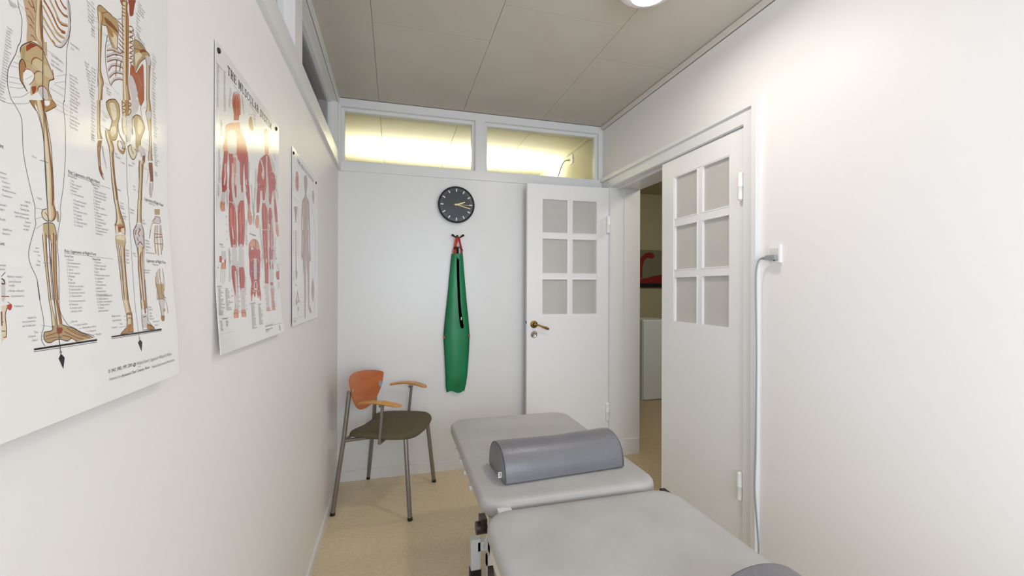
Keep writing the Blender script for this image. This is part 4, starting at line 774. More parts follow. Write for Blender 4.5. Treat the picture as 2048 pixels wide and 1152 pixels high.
 ["V","brown",[[4162,1256],[4176,1059]],[[4186,1255],[4205,1057]]],["L","outl",5,[[4107,1546],[4125,1257],[4082,995],[4090,822]]],["L","outl",5,[[4254,1548],[4251,1125],[4240,942]]],["L","brown",8,[[4120,1007],[4195,1016]]],["G","brownl",[[4216,916],[4311,880],[4404,811],[4200,819]]],["L","outl",5,[[4245,942],[4311,880],[4404,811],[4200,819],[4090,822]]],
 ["L","brown",8,[[4209,874],[4286,882],[4330,835]]],["L","line",6,[[3962,3389],[3964,2975],[3978,2671],[3981,2182],[3969,1692],[3955,1247],[3966,1003],[3975,813],[3980,731]]],["G","black",[[3375,813],[4585,801],[4580,774],[3373,796]]],["L","black",5,[[3370,781],[4578,764]]],["G","black",[[3938,659],[3985,693],[4012,687],[4045,655],[4016,520]]],
 ["L","line",6,[[3987,730],[3998,713],[3981,697],[3970,716],[3987,730]]],["V","bone3",[[4657,2663],[4657,2575]],[[4823,2693],[4807,2600]]],["V","cart",[[4652,2547],[4630,2449]],[[4807,2572],[4837,2480]]],["L","redbrown",9,[[4664,2549],[4792,2556],[4796,2460],[4655,2446],[4554,2425]]],["L","brown",8,[[4675,2531],[4569,2454]]],["L","brown",11,[[4567,2427],[4522,2340],[4486,2243],[4465,2181]]],
 ["L","bone",16,[[4645,2479],[4565,2413],[4521,2327]]],["L","bone3",16,[[4677,2416],[4643,2289],[4619,2151],[4623,1963]]],["L","bone3",16,[[4728,2423],[4709,2297],[4701,2160],[4696,1941]]],["L","bone3",16,[[4767,2428],[4767,2304],[4774,2167],[4776,1961]]],["L","bone3",15,[[4803,2447],[4814,2310],[4840,2174],[4812,2033]]],["L","brown",6,[[4651,2412],[4618,2286],[4594,2149],[4613,1962]]],
 ["L","brown",6,[[4708,2420],[4684,2294],[4671,2130],[4686,1940]]],["L","brown",6,[[4807,2434],[4793,2308],[4800,2170],[4792,1962]]],["L","brown",6,[[4838,2438],[4843,2286],[4850,2148],[4823,2034]]],["L","brown",7,[[4611,2272],[4843,2286]]],["L","brown",7,[[4616,2218],[4851,2252]]],["L","brown",7,[[4615,2124],[4842,2133]]],["L","bone3",15,[[4616,1692],[4571,1610],[4587,1422]]],
 ["L","bone3",15,[[4646,1721],[4625,1584],[4625,1422]]],["L","bone3",15,[[4699,1736],[4689,1586],[4676,1422]]],["L","bone3",16,[[4778,1740],[4780,1588],[4735,1381]]],["L","bone3",15,[[4561,1610],[4552,1516],[4573,1409]]],["L","brown",6,[[4554,1610],[4541,1476],[4583,1395]]],["L","brown",6,[[4602,1678],[4608,1557],[4636,1408]]],["L","brown",6,[[4686,1736],[4676,1586],[4698,1395]]],
 ["L","brown",6,[[4770,1740],[4807,1589],[4794,1422],[4702,1340]]],["V","cart",[[4560,1409],[4535,1245]],[[4765,1408],[4765,1239]]],["L","brown",7,[[4585,1409],[4661,1408],[4789,1394]]],["L","brown",7,[[4583,1314],[4776,1311]]],["V","bone3",[[4558,1495],[4567,1377],[4577,1258]],[[4784,1497],[4765,1375],[4746,1254]]],
 ["V","cart",[[4590,1258],[4609,1109],[4621,1004]],[[4760,1254],[4733,1103],[4706,998]]],["V","bone3",[[4704,1104],[4677,1060]],[[4762,1102],[4745,1057]]],["V","brownl",[[4621,1004],[4610,960],[4629,921]],[[4723,997],[4718,952],[4685,917]]],["L","brown",7,[[4563,1259],[4787,1238],[4836,1021]]],["L","brown",7,[[4599,1228],[4641,987]]],["L","brown",7,[[4576,1525],[4581,1377],[4618,1257]]],
 ["L","brown",7,[[4716,1527],[4700,1331],[4821,1268]]],["L","outl",5,[[4627,988],[4679,962],[4701,923],[4642,915],[4615,952],[4627,988]]],["G","bonel",[[1843,1264],[1899,1266],[1888,1208],[1868,1128],[1868,1038],[1855,968],[1816,936],[1806,938]]],["L","outl",6,[[1902,1243],[1874,1173],[1872,1056],[1860,967]]],["L","brown",10,[[1838,1210],[1827,1078]]],
 ["G","mred",[[1899,1266],[1952,1278],[1954,1241],[1930,1215],[1906,1234]]],["L","redbrown",6,[[1913,1297],[1947,1273]]],["L","line",5,[[1827,1113],[1846,1112]]],["L","line",5,[[1817,1030],[1862,1025]]],["G","cart",[[1869,1514],[1904,1498],[1903,1441],[1885,1316],[1849,1317]]],["L","outl",9,[[1869,1518],[1895,1502],[1900,1465]]],["L","outl",9,[[1864,1473],[1891,1465]]],
 ["L","redbrown",10,[[1852,1351],[1935,1348]]],["L","mred",10,[[1830,970],[1860,967]]],["L","line",5,[[1871,1538],[1917,1581]]],["L","grey",3,[[2123,3670],[2199,3683]]],["L","grey",3,[[2071,3499],[2212,3541]]],["L","grey",3,[[2066,3446],[2211,3488]]],["L","grey",3,[[2065,3395],[2211,3448],[2253,3489]]],["L","grey",3,[[2098,3312],[2209,3360],[2306,3451]]],["L","grey",3,[[2259,3558],[2347,3640]]],
 ["L","grey",3,[[2660,3781],[2837,3890]]],["L","grey",3,[[2658,3708],[2822,3803]]],["L","grey",3,[[2633,3691],[2813,3700]]],["L","grey",3,[[2583,3621],[2785,3613]]],["L","grey",3,[[2518,4012],[2664,4014],[2792,3982]]],["L","grey",3,[[2164,3752],[2321,3763],[2478,3722]]],["L","grey",3,[[2092,3616],[2172,3635]]],["L","grey",3,[[2511,4288],[2594,4272],[2770,4267]]],
 ["L","grey",3,[[2193,4290],[2297,4259]]],["L","grey",3,[[1982,3231],[2077,3239],[2272,3320],[2310,3357]]],["L","grey",3,[[2668,3522],[2851,3525]]],["L","grey",3,[[2680,3484],[2850,3469]]],["L","grey",3,[[2654,3425],[2849,3424]]],["L","grey",3,[[2333,2261],[2435,2265]]],["L","grey",3,[[2316,2143],[2416,2182]]],["L","grey",3,[[2324,2046],[2432,2117]]],["L","grey",3,[[2391,1761],[2502,1761]]],
 ["L","grey",3,[[2378,1696],[2525,1695]]],["L","grey",3,[[2385,1660],[2420,1662]]],["L","grey",3,[[1922,1398],[1940,1398]]],["L","grey",3,[[2278,1049],[2470,1002]]],["L","grey",3,[[2256,972],[2287,974]]],["L","grey",3,[[2263,932],[2369,931]]],["L","grey",3,[[2252,894],[2552,901]]],["L","grey",3,[[2683,1031],[2707,1046]]],["L","grey",3,[[2732,1011],[2784,1007]]],
 ["L","grey",3,[[2808,961],[2862,958]]],["L","grey",3,[[2928,916],[2976,917]]],["L","grey",3,[[3035,865],[3078,866]]],["L","grey",3,[[3542,3859],[3816,3878]]],["L","grey",3,[[3403,3712],[3645,3706]]],["L","grey",3,[[3611,3819],[3758,3832]]],["L","grey",3,[[3436,3692],[3811,3675]]],["L","grey",3,[[3416,3517],[3588,3512]]],["L","grey",3,[[3605,3495],[3751,3488]]],
 ["L","grey",3,[[4202,3920],[4379,3924]]],["L","grey",3,[[4351,3680],[4610,3674]]],["L","grey",3,[[4350,3628],[4632,3587]]],["L","grey",3,[[4394,3525],[4655,3499]]],["L","grey",3,[[4361,4111],[4526,4218]]],["L","grey",3,[[4365,3230],[4650,3240]]],["L","grey",3,[[3678,2764],[3828,2762]]],["L","grey",3,[[4202,2844],[4312,2862]]],["L","grey",3,[[3686,1779],[3820,1781]]],
 ["L","grey",3,[[3728,1811],[3825,1815]]],["L","grey",3,[[4079,1883],[4165,1883]]],["L","grey",3,[[4205,1702],[4272,1701]]],["L","grey",3,[[4264,2140],[4401,2142]]],["L","grey",3,[[3666,1049],[3750,1044]]],["L","grey",3,[[3670,1004],[3742,992]]],["L","grey",3,[[3692,944],[3756,946]]],["L","grey",3,[[3542,910],[3772,912]]],["L","grey",3,[[3512,4103],[3653,4116],[3801,4077]]],
 ["L","grey",3,[[3253,4810],[3381,4866]]],["L","grey",3,[[3254,4767],[3398,4826]]],["L","grey",3,[[3350,4726],[3586,4739]]],["L","rule",4,[[2830,2748],[3220,2747],[3219,2742],[3586,2744]]],["L","rule",4,[[2694,1821],[3131,1818],[3131,1815],[3562,1812]]],["T","text",2831,2759,41,"Key: Ligaments of Right Hand",543],["T","text",2828,2713,29,"Dorsal View"],["T","text",3225,2708,31,"Palmar View"],
 ["T","text",2696,1833,40,"Key: Ligaments of Right Foot",523],["T","text",2692,1779,28,"Dorsal View"],["T","text",3144,1774,31,"Plantar View"],["T","text",4383,2751,53,"Ligaments of Right Hand",538],["T","text2",4504,2716,35,"Palmar View"],["T","text",4336,1821,53,"Ligaments of Right Foot",554],["T","text2",4494,1778,35,"Plantar View"],["T","text",1917,2770,43,"Joint"],
 ["T","text",1864,1834,38,"Joint"],["T","text",3272,355,50,"© 1947, 1983, 1997, 2000",503],["T","grey",3884,350,52,"Wolters Kluwer",303],["T","grey",4230,346,55,"Lippincott Williams & Wilkins",619],["T","grey",3904,313,28,"Health"],["T","text2",3285,257,37,"Published by",236],["T","text",3537,251,46,"Anatomical Chart Company, Illinois",660],
 ["T","text2",4261,239,44,"Medical illustrations by Peter Bachin",673],["L","grey",4,[[4207,383],[4207,312]]],["L","text",12,[[3799,365],[3834,390],[3866,364],[3831,344],[3799,365]]],["L","text",12,[[3821,352],[3849,374]]],["T","text2",2891,4274,29,"Centering line"],["T","text2",2904,4221,29,"L2-3"],["T","text2",2607,3984,28,"Sacroiliac joint"],["T","text2",2606,3927,28,"Ilium (cut)"],
 ["T","text2",2600,3880,28,"Pubic symphysis"],["T","text2",2326,2789,24,"Femur"],["T","text2",2365,2363,24,"Patella"],["T","text2",2202,2296,26,"Lateral"],["T","text2",2144,2253,25,"epicondyle"],["T","text2",2140,2209,25,"Gravity line"],["T","text2",2068,2164,25,"bisects transverse"],["T","text2",2075,2127,25,"axis of knee joint"],["T","text2",2190,2087,25,"Lateral"],
 ["T","text2",2168,2047,25,"femoral"],["T","text2",2153,2010,25,"condyle"],["T","text2",2292,1836,23,"Inter-"],["T","text2",2263,1798,23,"osseous"],["T","text2",2306,1761,23,"crest"],["T","text2",2299,1698,23,"Tibia"],["T","text2",2284,1659,23,"Fibula"],["T","text2",1930,1530,24,"Anterior cruciate l."],["T","text2",1938,1482,24,"Lateral femoral"],["T","text2",1934,1445,24,"condyle"],
 ["T","text2",1940,1393,24,"Fibular collateral l."],["T","text2",1949,1343,24,"Lateral meniscus"],["T","text2",1853,1635,23,"articular"],["T","text2",1850,1598,23,"capsule"],["T","text2",1923,1980,24,"Quadriceps"],["T","text2",1919,1938,24,"femoris t."],["T","text2",1903,2071,24,"Patella"],["T","text2",1889,2211,24,"collateral l."],["T","text2",1885,2166,24,"patellar l."],
 ["T","text2",1929,2520,24,"Anterior"],["T","text2",1927,2478,24,"cruciate l."],["T","text2",1956,2436,24,"Posterior"],["T","text2",1954,2394,24,"cruciate l."],["T","text2",1952,2356,24,"Medial meniscus"],["T","text2",1943,2305,24,"Transverse l."],["T","text2",1976,1245,24,"Popliteus m."],["T","text2",2115,1122,25,"Gravity line"],["T","text2",2049,1087,24,"bisects transverse"],
 ["T","text2",2044,1045,24,"axis of ankle joint"],["T","text2",2178,970,25,"Talus"],["T","text2",2098,936,25,"Calcaneus"],["T","text2",2139,893,25,"Cuboid"],["T","text2",2706,1040,25,"Navicular"],["T","text2",2783,996,26,"Lateral cuneiform"],["T","text2",2870,955,26,"Intermediate cuneiform"],["T","text2",2983,905,27,"Metatarsal"],["T","text2",3085,854,27,"Phalanges"],
 ["T","text2",3417,1053,29,"Medial malleolus"],["T","text2",3418,997,29,"Lateral malleolus"],["T","text2",3567,942,29,"Talus"],["T","text2",3395,909,29,"Calcaneus"],["T","text2",4278,1131,33,"Fibular"],["T","text2",4272,1096,33,"malleolus"],["T","text2",4288,1041,33,"Talus"],["T","text2",4280,999,33,"Tarsus"],["T","text2",4273,957,33,"Calcaneus"],["T","text2",4369,911,33,"Interosseous l."],
 ["T","text2",4412,854,34,"Plantar l."],["T","text2",3691,3234,30,"Pubic"],["T","text2",3709,3198,30,"symphysis"],["T","text2",3821,3154,31,"Coccyx"],["T","text2",4082,3215,32,"Sacral"],["T","text2",3998,3167,32,"ligament"],["T","text2",3478,3652,29,"Ischium"],["T","text2",3451,3597,29,"Pubis"],["T","text2",4107,2886,32,"Iliac"],["T","text2",4106,2842,32,"crest"],
 ["T","text2",3733,2759,31,"Femur"],["T","text2",3794,2587,31,"Linea"],["T","text2",3781,2546,31,"aspera"],["T","text2",3778,2513,31,"of femur"],["T","text2",3821,2455,31,"Inter-"],["T","text2",3808,2411,31,"condylar"],["T","text2",3834,2377,31,"fossa"],["T","text2",4007,2535,32,"Plantaris"],["T","text2",4003,2492,32,"muscle"],["T","text2",3831,1943,31,"Medial"],
 ["T","text2",3826,1903,31,"condyle"],["T","text2",3822,1867,31,"of tibia"],["T","text2",3834,1812,31,"Tibia"],["T","text2",3829,1770,31,"Fibula"],["T","text2",3999,1912,32,"Soleal"],["T","text2",4026,1879,32,"line"],["T","text2",4298,2426,34,"Joint"],["T","text2",4294,2384,34,"capsule"],["T","text2",4342,2129,34,"Oblique"],["T","text2",4337,2089,34,"popliteal l."],
 ["T","text2",4330,2037,34,"Popliteus m."],["T","text2",4335,1992,34,"Deep"],["T","text2",4330,1950,34,"semimembranosus"],["T","text2",4259,1685,33,"Interosseous"],["T","text2",4253,1649,33,"membrane"],["T","text2",2848,2668,26,"1. Ulna"],["T","text2",2849,2630,26,"2. Ulnar collateral l."],["T","text2",2851,2592,26,"3. Triquetrum"],["T","text2",2853,2554,26,"4. Hamate"],
 ["T","text2",2855,2516,26,"5. Dorsal carpometa-"],["T","text2",2886,2444,27,"6. Dorsal metacarpal l."],["T","text2",2885,2402,26,"7. Articular capsule"],["T","text2",2885,2361,26,"8. Radius"],["T","text2",2883,2319,27,"9. Dorsal intercarpal l."],["T","text2",2881,2277,27,"10. Scaphoid"],["T","text2",2878,2236,27,"11. Trapezium"],["T","text2",2876,2194,27,"12. Carpometacarpal"],
 ["T","text2",2874,2153,26,"13. Collateral l."],["T","text2",3246,2673,28,"1. Radius"],["T","text2",3247,2634,28,"2. Palmar radiocarpal l."],["T","text2",3249,2596,28,"3. Flexor carpi radialis t."],["T","text2",3251,2557,28,"4. Palmar intercarpal l."],["T","text2",3241,2514,28,"5. Trapezium"],["T","text2",3242,2476,28,"6. Palmar l."],["T","text2",3244,2438,28,"7. Articular capsule"],
 ["T","text2",3245,2401,28,"8. Ulna"],["T","text2",3246,2363,28,"9. Palmar carpi ulnaris t."],["T","text2",3246,2326,28,"10. Pisiform"],["T","text2",3246,2288,28,"11. Pisohamate l."],["T","text2",3246,2250,28,"12. Pisometacarpal l."],["T","text2",3246,2212,28,"13. Hamate"],["T","text2",3245,2175,28,"14. Palmar metacarpal l."],["T","text2",3245,2137,28,"15. Deep transverse"],
 ["T","text2",3245,2099,28,"metacarpal l."],["T","text2",2707,1741,25,"1. Calcaneus"],["T","text2",2707,1704,25,"2. Dorsal talonavicular l."],["T","text2",2707,1666,25,"3. Peroneus brevis t."],["T","text2",2707,1628,25,"4. Cuboid"],["T","text2",2707,1591,25,"5. Dorsal metatarsal l."],["T","text2",2707,1553,25,"6. Phalanges"],["T","text2",2706,1516,25,"7. Talus"],
 ["T","text2",2706,1478,25,"8. Navicular"],["T","text2",2706,1440,25,"9. Dorsal cuneonavicular l."],["T","text2",2706,1403,25,"10. Lateral cuneiform"],["T","text2",2706,1365,25,"11. Intermediate cuneiform"],["T","text2",2705,1327,25,"12. Medial cuneiform"],["T","text2",2693,1271,25,"13. Dorsal tarsometatarsal l."],["T","text2",2696,1232,25,"14. Metatarsus"],
 ["T","text2",2698,1193,25,"15. Articular capsule"],["T","text2",2700,1154,25,"•  Articular surfaces"],["T","text2",3164,1738,28,"1. Calcaneus"],["T","text2",3164,1698,28,"2. Plantar metatarsal l."],["T","text2",3163,1658,28,"3. Flexor digitorum"],["T","text2",3162,1618,28,"brevis t."],["T","text2",3162,1578,28,"4. Plantar calcaneocuboid l."],["T","text2",3161,1538,28,"5. Long plantar l."],
 ["T","text2",3161,1498,28,"6. Calcaneus"],["T","text2",3160,1458,28,"7. Deep transverse"],["T","text2",3159,1418,28,"metatarsal l."],["T","text2",3159,1378,28,"8. Sesamoid bone"],["T","text2",3158,1338,28,"9. Peroneus longus t."],["T","text2",3158,1323,28,"10. Plantar tarsometatarsal l."],["T","text2",3160,1285,28,"11. Tibialis anterior t."],
 ["T","text2",3162,1247,28,"12. Plantar cuneonavicular l."],["T","text2",3164,1210,28,"13. Tibialis posterior t."],["T","text2",3166,1172,28,"14. Plantar"],["T","text2",3167,1134,28,"calcaneonavicular l."],["W","text2",2049,3961,1945,3221,22,26,9],["W","text2",2871,3901,2885,3626,26,8,11],["W","text2",2872,3594,2867,3296,26,8,11],["W","text2",3172,4941,3197,4721,28,6,7],
 ["W","text2",3133,4176,3217,3790,28,11,7],["W","text2",3252,4982,3254,4650,28,8,6],["W","text2",3254,4659,3255,4581,28,3,5],["W","text2",3251,4171,3244,3823,28,9,6],["W","text2",3242,3744,3235,3291,28,12,6],["W","text2",3235,3332,3234,3267,28,3,7],["W","text2",4248,5625,4249,5488,33,4,12],["W","text2",4206,5433,4208,5115,33,7,10],["W","text2",4230,5142,4264,5023,33,4,12],
 ["W","text2",4635,5049,4638,4383,35,14,8],["W","text2",4637,4331,4679,3811,35,12,8],["W","text2",4659,3676,4692,3360,35,9,8],["W","text2",4687,3236,4689,3199,35,2,8],["W","text2",4820,2575,4836,2125,37,14,1],["W","text2",4880,1452,4840,1029,36,12,1],["W","text2",3528,4048,3544,3978,30,3,10],["W","text2",2068,4239,2083,4205,22,3,12],
 ],
 'P2': [
 ["V","fasc",[[475,4532],[396,4263],[359,4024],[334,3790],[348,3563]],[[727,4612],[703,4353],[655,4104],[670,3873],[627,3625]]],["V","fasc",[[357,3674],[336,3488],[281,3295]],[[619,3736],[557,3535],[515,3341]]],["V","fasc",[[1806,4868],[1808,4676],[1801,4412],[1849,4162],[1887,3904]],[[2035,4939],[2102,4762],[2116,4497],[2146,4235],[2187,3971]]],
 ["V","fasc",[[1905,4035],[1907,3824],[2000,3631],[2050,3391]],[[2194,4102],[2230,3893],[2260,3682],[2268,3429]]],["V","fasc",[[580,4472],[723,4296],[771,4056],[753,3814],[764,3655]],[[2014,4915],[1835,4614],[1743,4310],[1720,4044],[1723,3868]]],["V","fasc",[[782,3773],[755,3609],[762,3421],[765,3263]],[[1705,3988],[1753,3826],[1802,3627],[1815,3455]]],
 ["V","fasc",[[744,3259],[748,2817],[817,2509],[890,2356]],[[1236,3349],[1259,2888],[1280,2558],[1266,2391]]],["V","fasc",[[1292,3359],[1320,2897],[1313,2562],[1341,2398]],[[1820,3456],[1841,2969],[1793,2613],[1731,2433]]],["V","fasc",[[903,1968],[927,1748],[1011,1416],[1017,1059],[948,883]],[[1247,1987],[1311,1761],[1324,1416],[1264,1050],[1229,869]]],
 ["V","fasc",[[1369,1993],[1349,1762],[1414,1416],[1444,1044],[1397,814]],[[1746,2014],[1794,1776],[1780,1416],[1699,1035],[1715,796]]],["V","fasc",[[3427,5270],[2922,4810],[2927,4427],[2923,4134]],[[4059,5461],[4610,5278],[4616,4842],[4621,4510]]],["V","fasc",[[3082,4309],[3162,4093],[3263,3877],[3293,3685]],[[4390,4614],[4290,4334],[4255,4071],[4366,3878]]],
 ["V","fasc",[[3220,3672],[3252,3165],[3343,2581],[3408,2084]],[[3850,3786],[3884,3253],[3841,2627],[3809,2105]]],["V","fasc",[[3850,3786],[3877,3252],[3911,2737],[3924,2111]],[[4389,3882],[4464,3333],[4469,2793],[4328,2132]]],["V","fasc",[[2808,4245],[2740,3756],[2742,3473]],[[3121,4318],[3101,3826],[3014,3519]]],
 ["V","fasc",[[4367,4609],[4425,4083],[4550,3672],[4679,3319]],[[4683,4682],[4778,4151],[4927,3733],[5012,3364]]],["V","fasc",[[3387,2514],[3461,1692],[3525,1138],[3440,754]],[[3884,2556],[3883,1701],[3811,1132],[3775,736]]],["V","fasc",[[3934,2561],[3953,1702],[4008,1128],[3970,755]],[[4455,2606],[4408,1712],[4316,1121],[4356,735]]],
 ["G","skin",[[517,4685],[555,4930],[614,5084],[1038,5289],[1452,5452],[1477,5343],[1802,5164],[1987,4924],[1988,4836],[480,4395]]],["G","mred",[[1312,5199],[1600,5250],[1854,5129],[1987,4924],[2016,4737],[1861,4586],[1560,4484],[1320,4533],[1271,4752]]],["G","fasc",[[698,4981],[1084,5151],[1222,5001],[1226,4638],[745,4491],[659,4685]]],
 ["L","line",4,[[519,4515],[516,4839],[614,5084],[1038,5289]]],["V","skin",[[1164,6082],[1030,5977],[966,5803],[981,5664],[1035,5556],[1063,5482]],[[1256,6123],[1396,6138],[1498,6030],[1515,5884],[1516,5748],[1508,5656]]],["V","mred",[[1098,5957],[1054,5857],[1020,5712],[1079,5606],[1121,5505]],[[1280,6037],[1374,5994],[1433,5884],[1429,5747],[1445,5632]]],
 ["V","cart",[[1128,6061],[1075,5988]],[[1311,6142],[1396,6130]]],["V","mred",[[1057,5597],[1058,5467],[1059,5354]],[[1472,5765],[1426,5611],[1380,5475]]],["L","fasc",10,[[1211,5990],[1281,5888]]],["L","redbrown",13,[[1078,5736],[1260,5746],[1400,5786]]],["L","fasc",10,[[1237,5720],[1225,5582]]],
 ["V","mred",[[480,4457],[439,4276],[371,4027],[339,3867],[345,3717],[367,3567]],[[682,4519],[682,4347],[626,4096],[658,3948],[649,3789],[606,3620]]],["V","fasc",[[510,4188],[501,4063],[532,3947],[467,3823],[442,3664]],[[583,4209],[557,4078],[581,3960],[563,3847],[506,3678]]],["V","mred",[[368,3677],[363,3524]],[[607,3733],[545,3563]]],["V","fasc",[[347,3490],[327,3380]],[[521,3527],[484,3412]]],
 ["V","skin",[[273,3293],[250,3199],[295,3132],[325,3092]],[[515,3341],[515,3248],[514,3171],[482,3119]]],["L","outl",4,[[296,3222],[287,3115]]],["L","redbrown",12,[[315,3332],[354,3271],[471,3278]]],["V","mred",[[745,4476],[782,4297],[797,4063],[753,3814],[781,3659]],[[1002,4554],[1051,4373],[1103,4143],[1146,3907],[1085,3726]]],
 ["V","skin",[[1051,4487],[1015,4314],[1005,4117],[1020,3894],[1041,3785]],[[1204,4533],[1214,4370],[1221,4174],[1247,3948],[1222,3826]]],["V","fasc",[[958,4331],[943,4101],[903,3930],[931,3692]],[[1002,4343],[1058,4131],[1079,3973],[1063,3722]]],["L","fasc",12,[[1002,4489],[1113,4571],[1203,4598]]],["L","fasc",12,[[956,4096],[1089,4123],[1202,4119]]],["L","fasc",12,[[1046,4291],[1182,4345]]],
 ["L","mred",16,[[1087,3893],[1222,3826]]],["V","fasc",[[1274,4487],[1236,4260],[1165,3994],[1126,3735]],[[1414,4527],[1501,4332],[1523,4082],[1530,3825]]],["V","mred",[[1487,4480],[1487,4328],[1490,4159],[1507,3993],[1520,3823]],[[1784,4565],[1734,4394],[1707,4214],[1705,4040],[1708,3865]]],["V","redbrown",[[1658,4563],[1659,4460]],[[1809,4607],[1759,4488]]],
 ["V","fasc",[[1824,4611],[1840,4546]],[[1980,4656],[1965,4580]]],["V","mred",[[1827,4857],[1844,4687],[1810,4502],[1810,4327],[1849,4162],[1882,3903]],[[2014,4915],[2085,4758],[2071,4575],[2073,4396],[2081,4219],[2149,3962]]],["V","fasc",[[1906,4176],[1925,4022],[1961,3921]],[[1969,4192],[1999,4039],[2014,3932]]],
 ["G","fasc",[[998,3824],[1555,3954],[1628,3799],[1727,3716],[1454,3473],[1241,3350],[1061,3464],[909,3642]]],["V","mred",[[782,3773],[802,3651],[758,3515],[757,3388]],[[867,3793],[931,3679],[973,3559],[1016,3439]]],["V","mred",[[1086,3844],[1112,3687],[1156,3565]],[[1223,3876],[1240,3714],[1238,3581]]],["V","mred",[[1541,3950],[1554,3851],[1588,3773]],[[1689,3985],[1703,3884],[1677,3792]]],
 ["V","fasc",[[1563,3699],[1552,3611]],[[1692,3726],[1701,3641]]],["L","redbrown",7,[[907,3433],[1127,3378],[1264,3354],[1601,3587]]],["V","mred",[[757,3372],[748,3260],[742,3053],[765,2820],[807,2587],[854,2433],[916,2359]],[[928,3405],[1113,3326],[1206,3129],[1222,2883],[1241,2637],[1227,2470],[1202,2385]]],["V","redl",[[820,3257],[805,3064],[854,2832]],[[905,3272],[917,3082],[949,2845]]],
 ["V","redl",[[1068,3269],[1057,3023],[1059,2779]],[[1140,3282],[1146,3037],[1140,2789]]],["V","fasc",[[936,2859],[935,2714],[996,2560]],[[971,2864],[1023,2725],[1058,2567]]],["V","mred",[[1517,3570],[1339,3401],[1308,3145],[1343,2900],[1327,2563],[1366,2433]],[[1736,3614],[1770,3481],[1797,3225],[1805,2964],[1757,2610],[1687,2464]]],
 ["V","redl",[[1674,3463],[1656,3254],[1639,3010]],[[1724,3473],[1737,3267],[1709,3020]]],["V","redl",[[1413,3247],[1430,2996],[1460,2747]],[[1490,3260],[1516,3009],[1528,2755]]],["L","redbrown",6,[[1355,3153],[1398,2739],[1463,2493]]],["L","redbrown",6,[[904,3128],[1031,2694]]],["V","fasc",[[979,2429],[944,2281],[936,2119],[901,1953]],[[1158,2446],[1231,2305],[1231,2139],[1212,1969]]],
 ["V","mred",[[861,2401],[1147,2380]],[[922,2407],[1211,2386]]],["V","fasc",[[1429,2490],[1381,2317],[1380,2149],[1370,1977]],[[1624,2509],[1683,2343],[1672,2169],[1652,1992]]],["V","cart",[[1015,2303],[1012,2043]],[[1051,2306],[1057,2046]]],["V","cart",[[1570,2350],[1571,2077]],[[1609,2354],[1620,2080]]],
 ["V","mred",[[1926,4040],[1892,3856],[2000,3702],[2052,3570]],[[2161,4095],[2192,3921],[2217,3746],[2215,3600]]],["V","fasc",[[1873,3992],[1903,3858]],[[1925,4004],[1966,3872]]],["V","skin",[[2052,3570],[2077,3431],[2038,3317],[2058,3178],[2170,3069]],[[2215,3600],[2230,3458],[2323,3365],[2389,3229],[2325,3091]]],["L","redbrown",10,[[2086,3272],[2249,3262],[2334,3330]]],
 ["V","fasc",[[924,2301],[919,2124],[927,1970]],[[1245,2329],[1239,2146],[1197,1984]]],["V","mred",[[890,1935],[885,1747],[968,1527],[1041,1349],[1081,1236]],[[1133,1947],[1253,1759],[1278,1531],[1265,1347],[1230,1234]]],["V","fasc",[[1092,1821],[1112,1642],[1128,1416],[1091,1191],[1051,1013]],[[1192,1825],[1237,1644],[1253,1416],[1253,1188],[1211,1006]]],
 ["V","cart",[[1054,1057],[1016,924]],[[1226,1051],[1213,915]]],["V","skin",[[992,926],[905,841],[891,727]],[[1200,916],[1207,824],[1167,708]]],["V","fasc",[[1380,2341],[1400,2157],[1402,1995]],[[1716,2370],[1724,2179],[1711,2012]]],["V","mred",[[1380,1925],[1382,1763],[1407,1532],[1477,1369]],[[1688,1939],[1759,1775],[1744,1536],[1693,1368]]],
 ["V","fasc",[[1520,1416],[1486,1183],[1439,951]],[[1724,1416],[1687,1178],[1638,942]]],["V","skin",[[1449,904],[1404,813],[1405,716]],[[1676,893],[1722,795],[1696,696]]],["L","redbrown",12,[[912,819],[1036,834],[1184,807]]],["L","redbrown",12,[[1411,817],[1547,829],[1676,803]]],["L","outl",4,[[902,1924],[895,1681],[993,1416],[1026,1103],[1002,880]]],
 ["L","outl",4,[[1756,1895],[1724,1535],[1619,1180],[1604,944]]],["L","redbrown",12,[[962,1960],[1071,1921]]],["G","brownl",[[2111,5753],[2219,5893],[2358,5920],[2445,5787],[2516,5664],[2391,5583],[2223,5559],[2140,5637]]],["L","outl",7,[[2146,6036],[2137,5870]]],["L","outl",5,[[2191,5945],[2385,6004],[2441,6099]]],["L","outl",4,[[2386,5949],[2501,5937],[2617,6001]]],
 ["V","skin",[[3538,6051],[3486,5912],[3495,5714],[3539,5506],[3562,5311]],[[3746,6126],[3876,6048],[3915,5854],[3932,5631],[3913,5417]]],["G","mred",[[3108,5057],[3583,5307],[3878,5386],[4084,5300],[4353,5013],[4590,4988],[4637,4514],[2935,4137],[2924,4714],[2996,4908]]],["G","fasc",[[3089,5042],[3218,5059],[3452,4877],[3488,4706],[3403,4524],[3223,4638],[3320,4781],[3252,4902]]],
 ["V","fasc",[[3680,5306],[3663,5015],[3681,4714],[3698,4453],[3697,4305]],[[3792,5340],[3789,5050],[3850,4757],[3911,4503],[3940,4359]]],["L","fasc",12,[[3974,5227],[4238,5047],[4353,5013]]],["L","fasc",10,[[4015,4904],[4315,5003],[4550,4989]]],["L","fasc",10,[[4165,4816],[4473,4850]]],["V","fasc",[[2988,4326],[2992,4149]],[[3077,4347],[3068,4166]]],
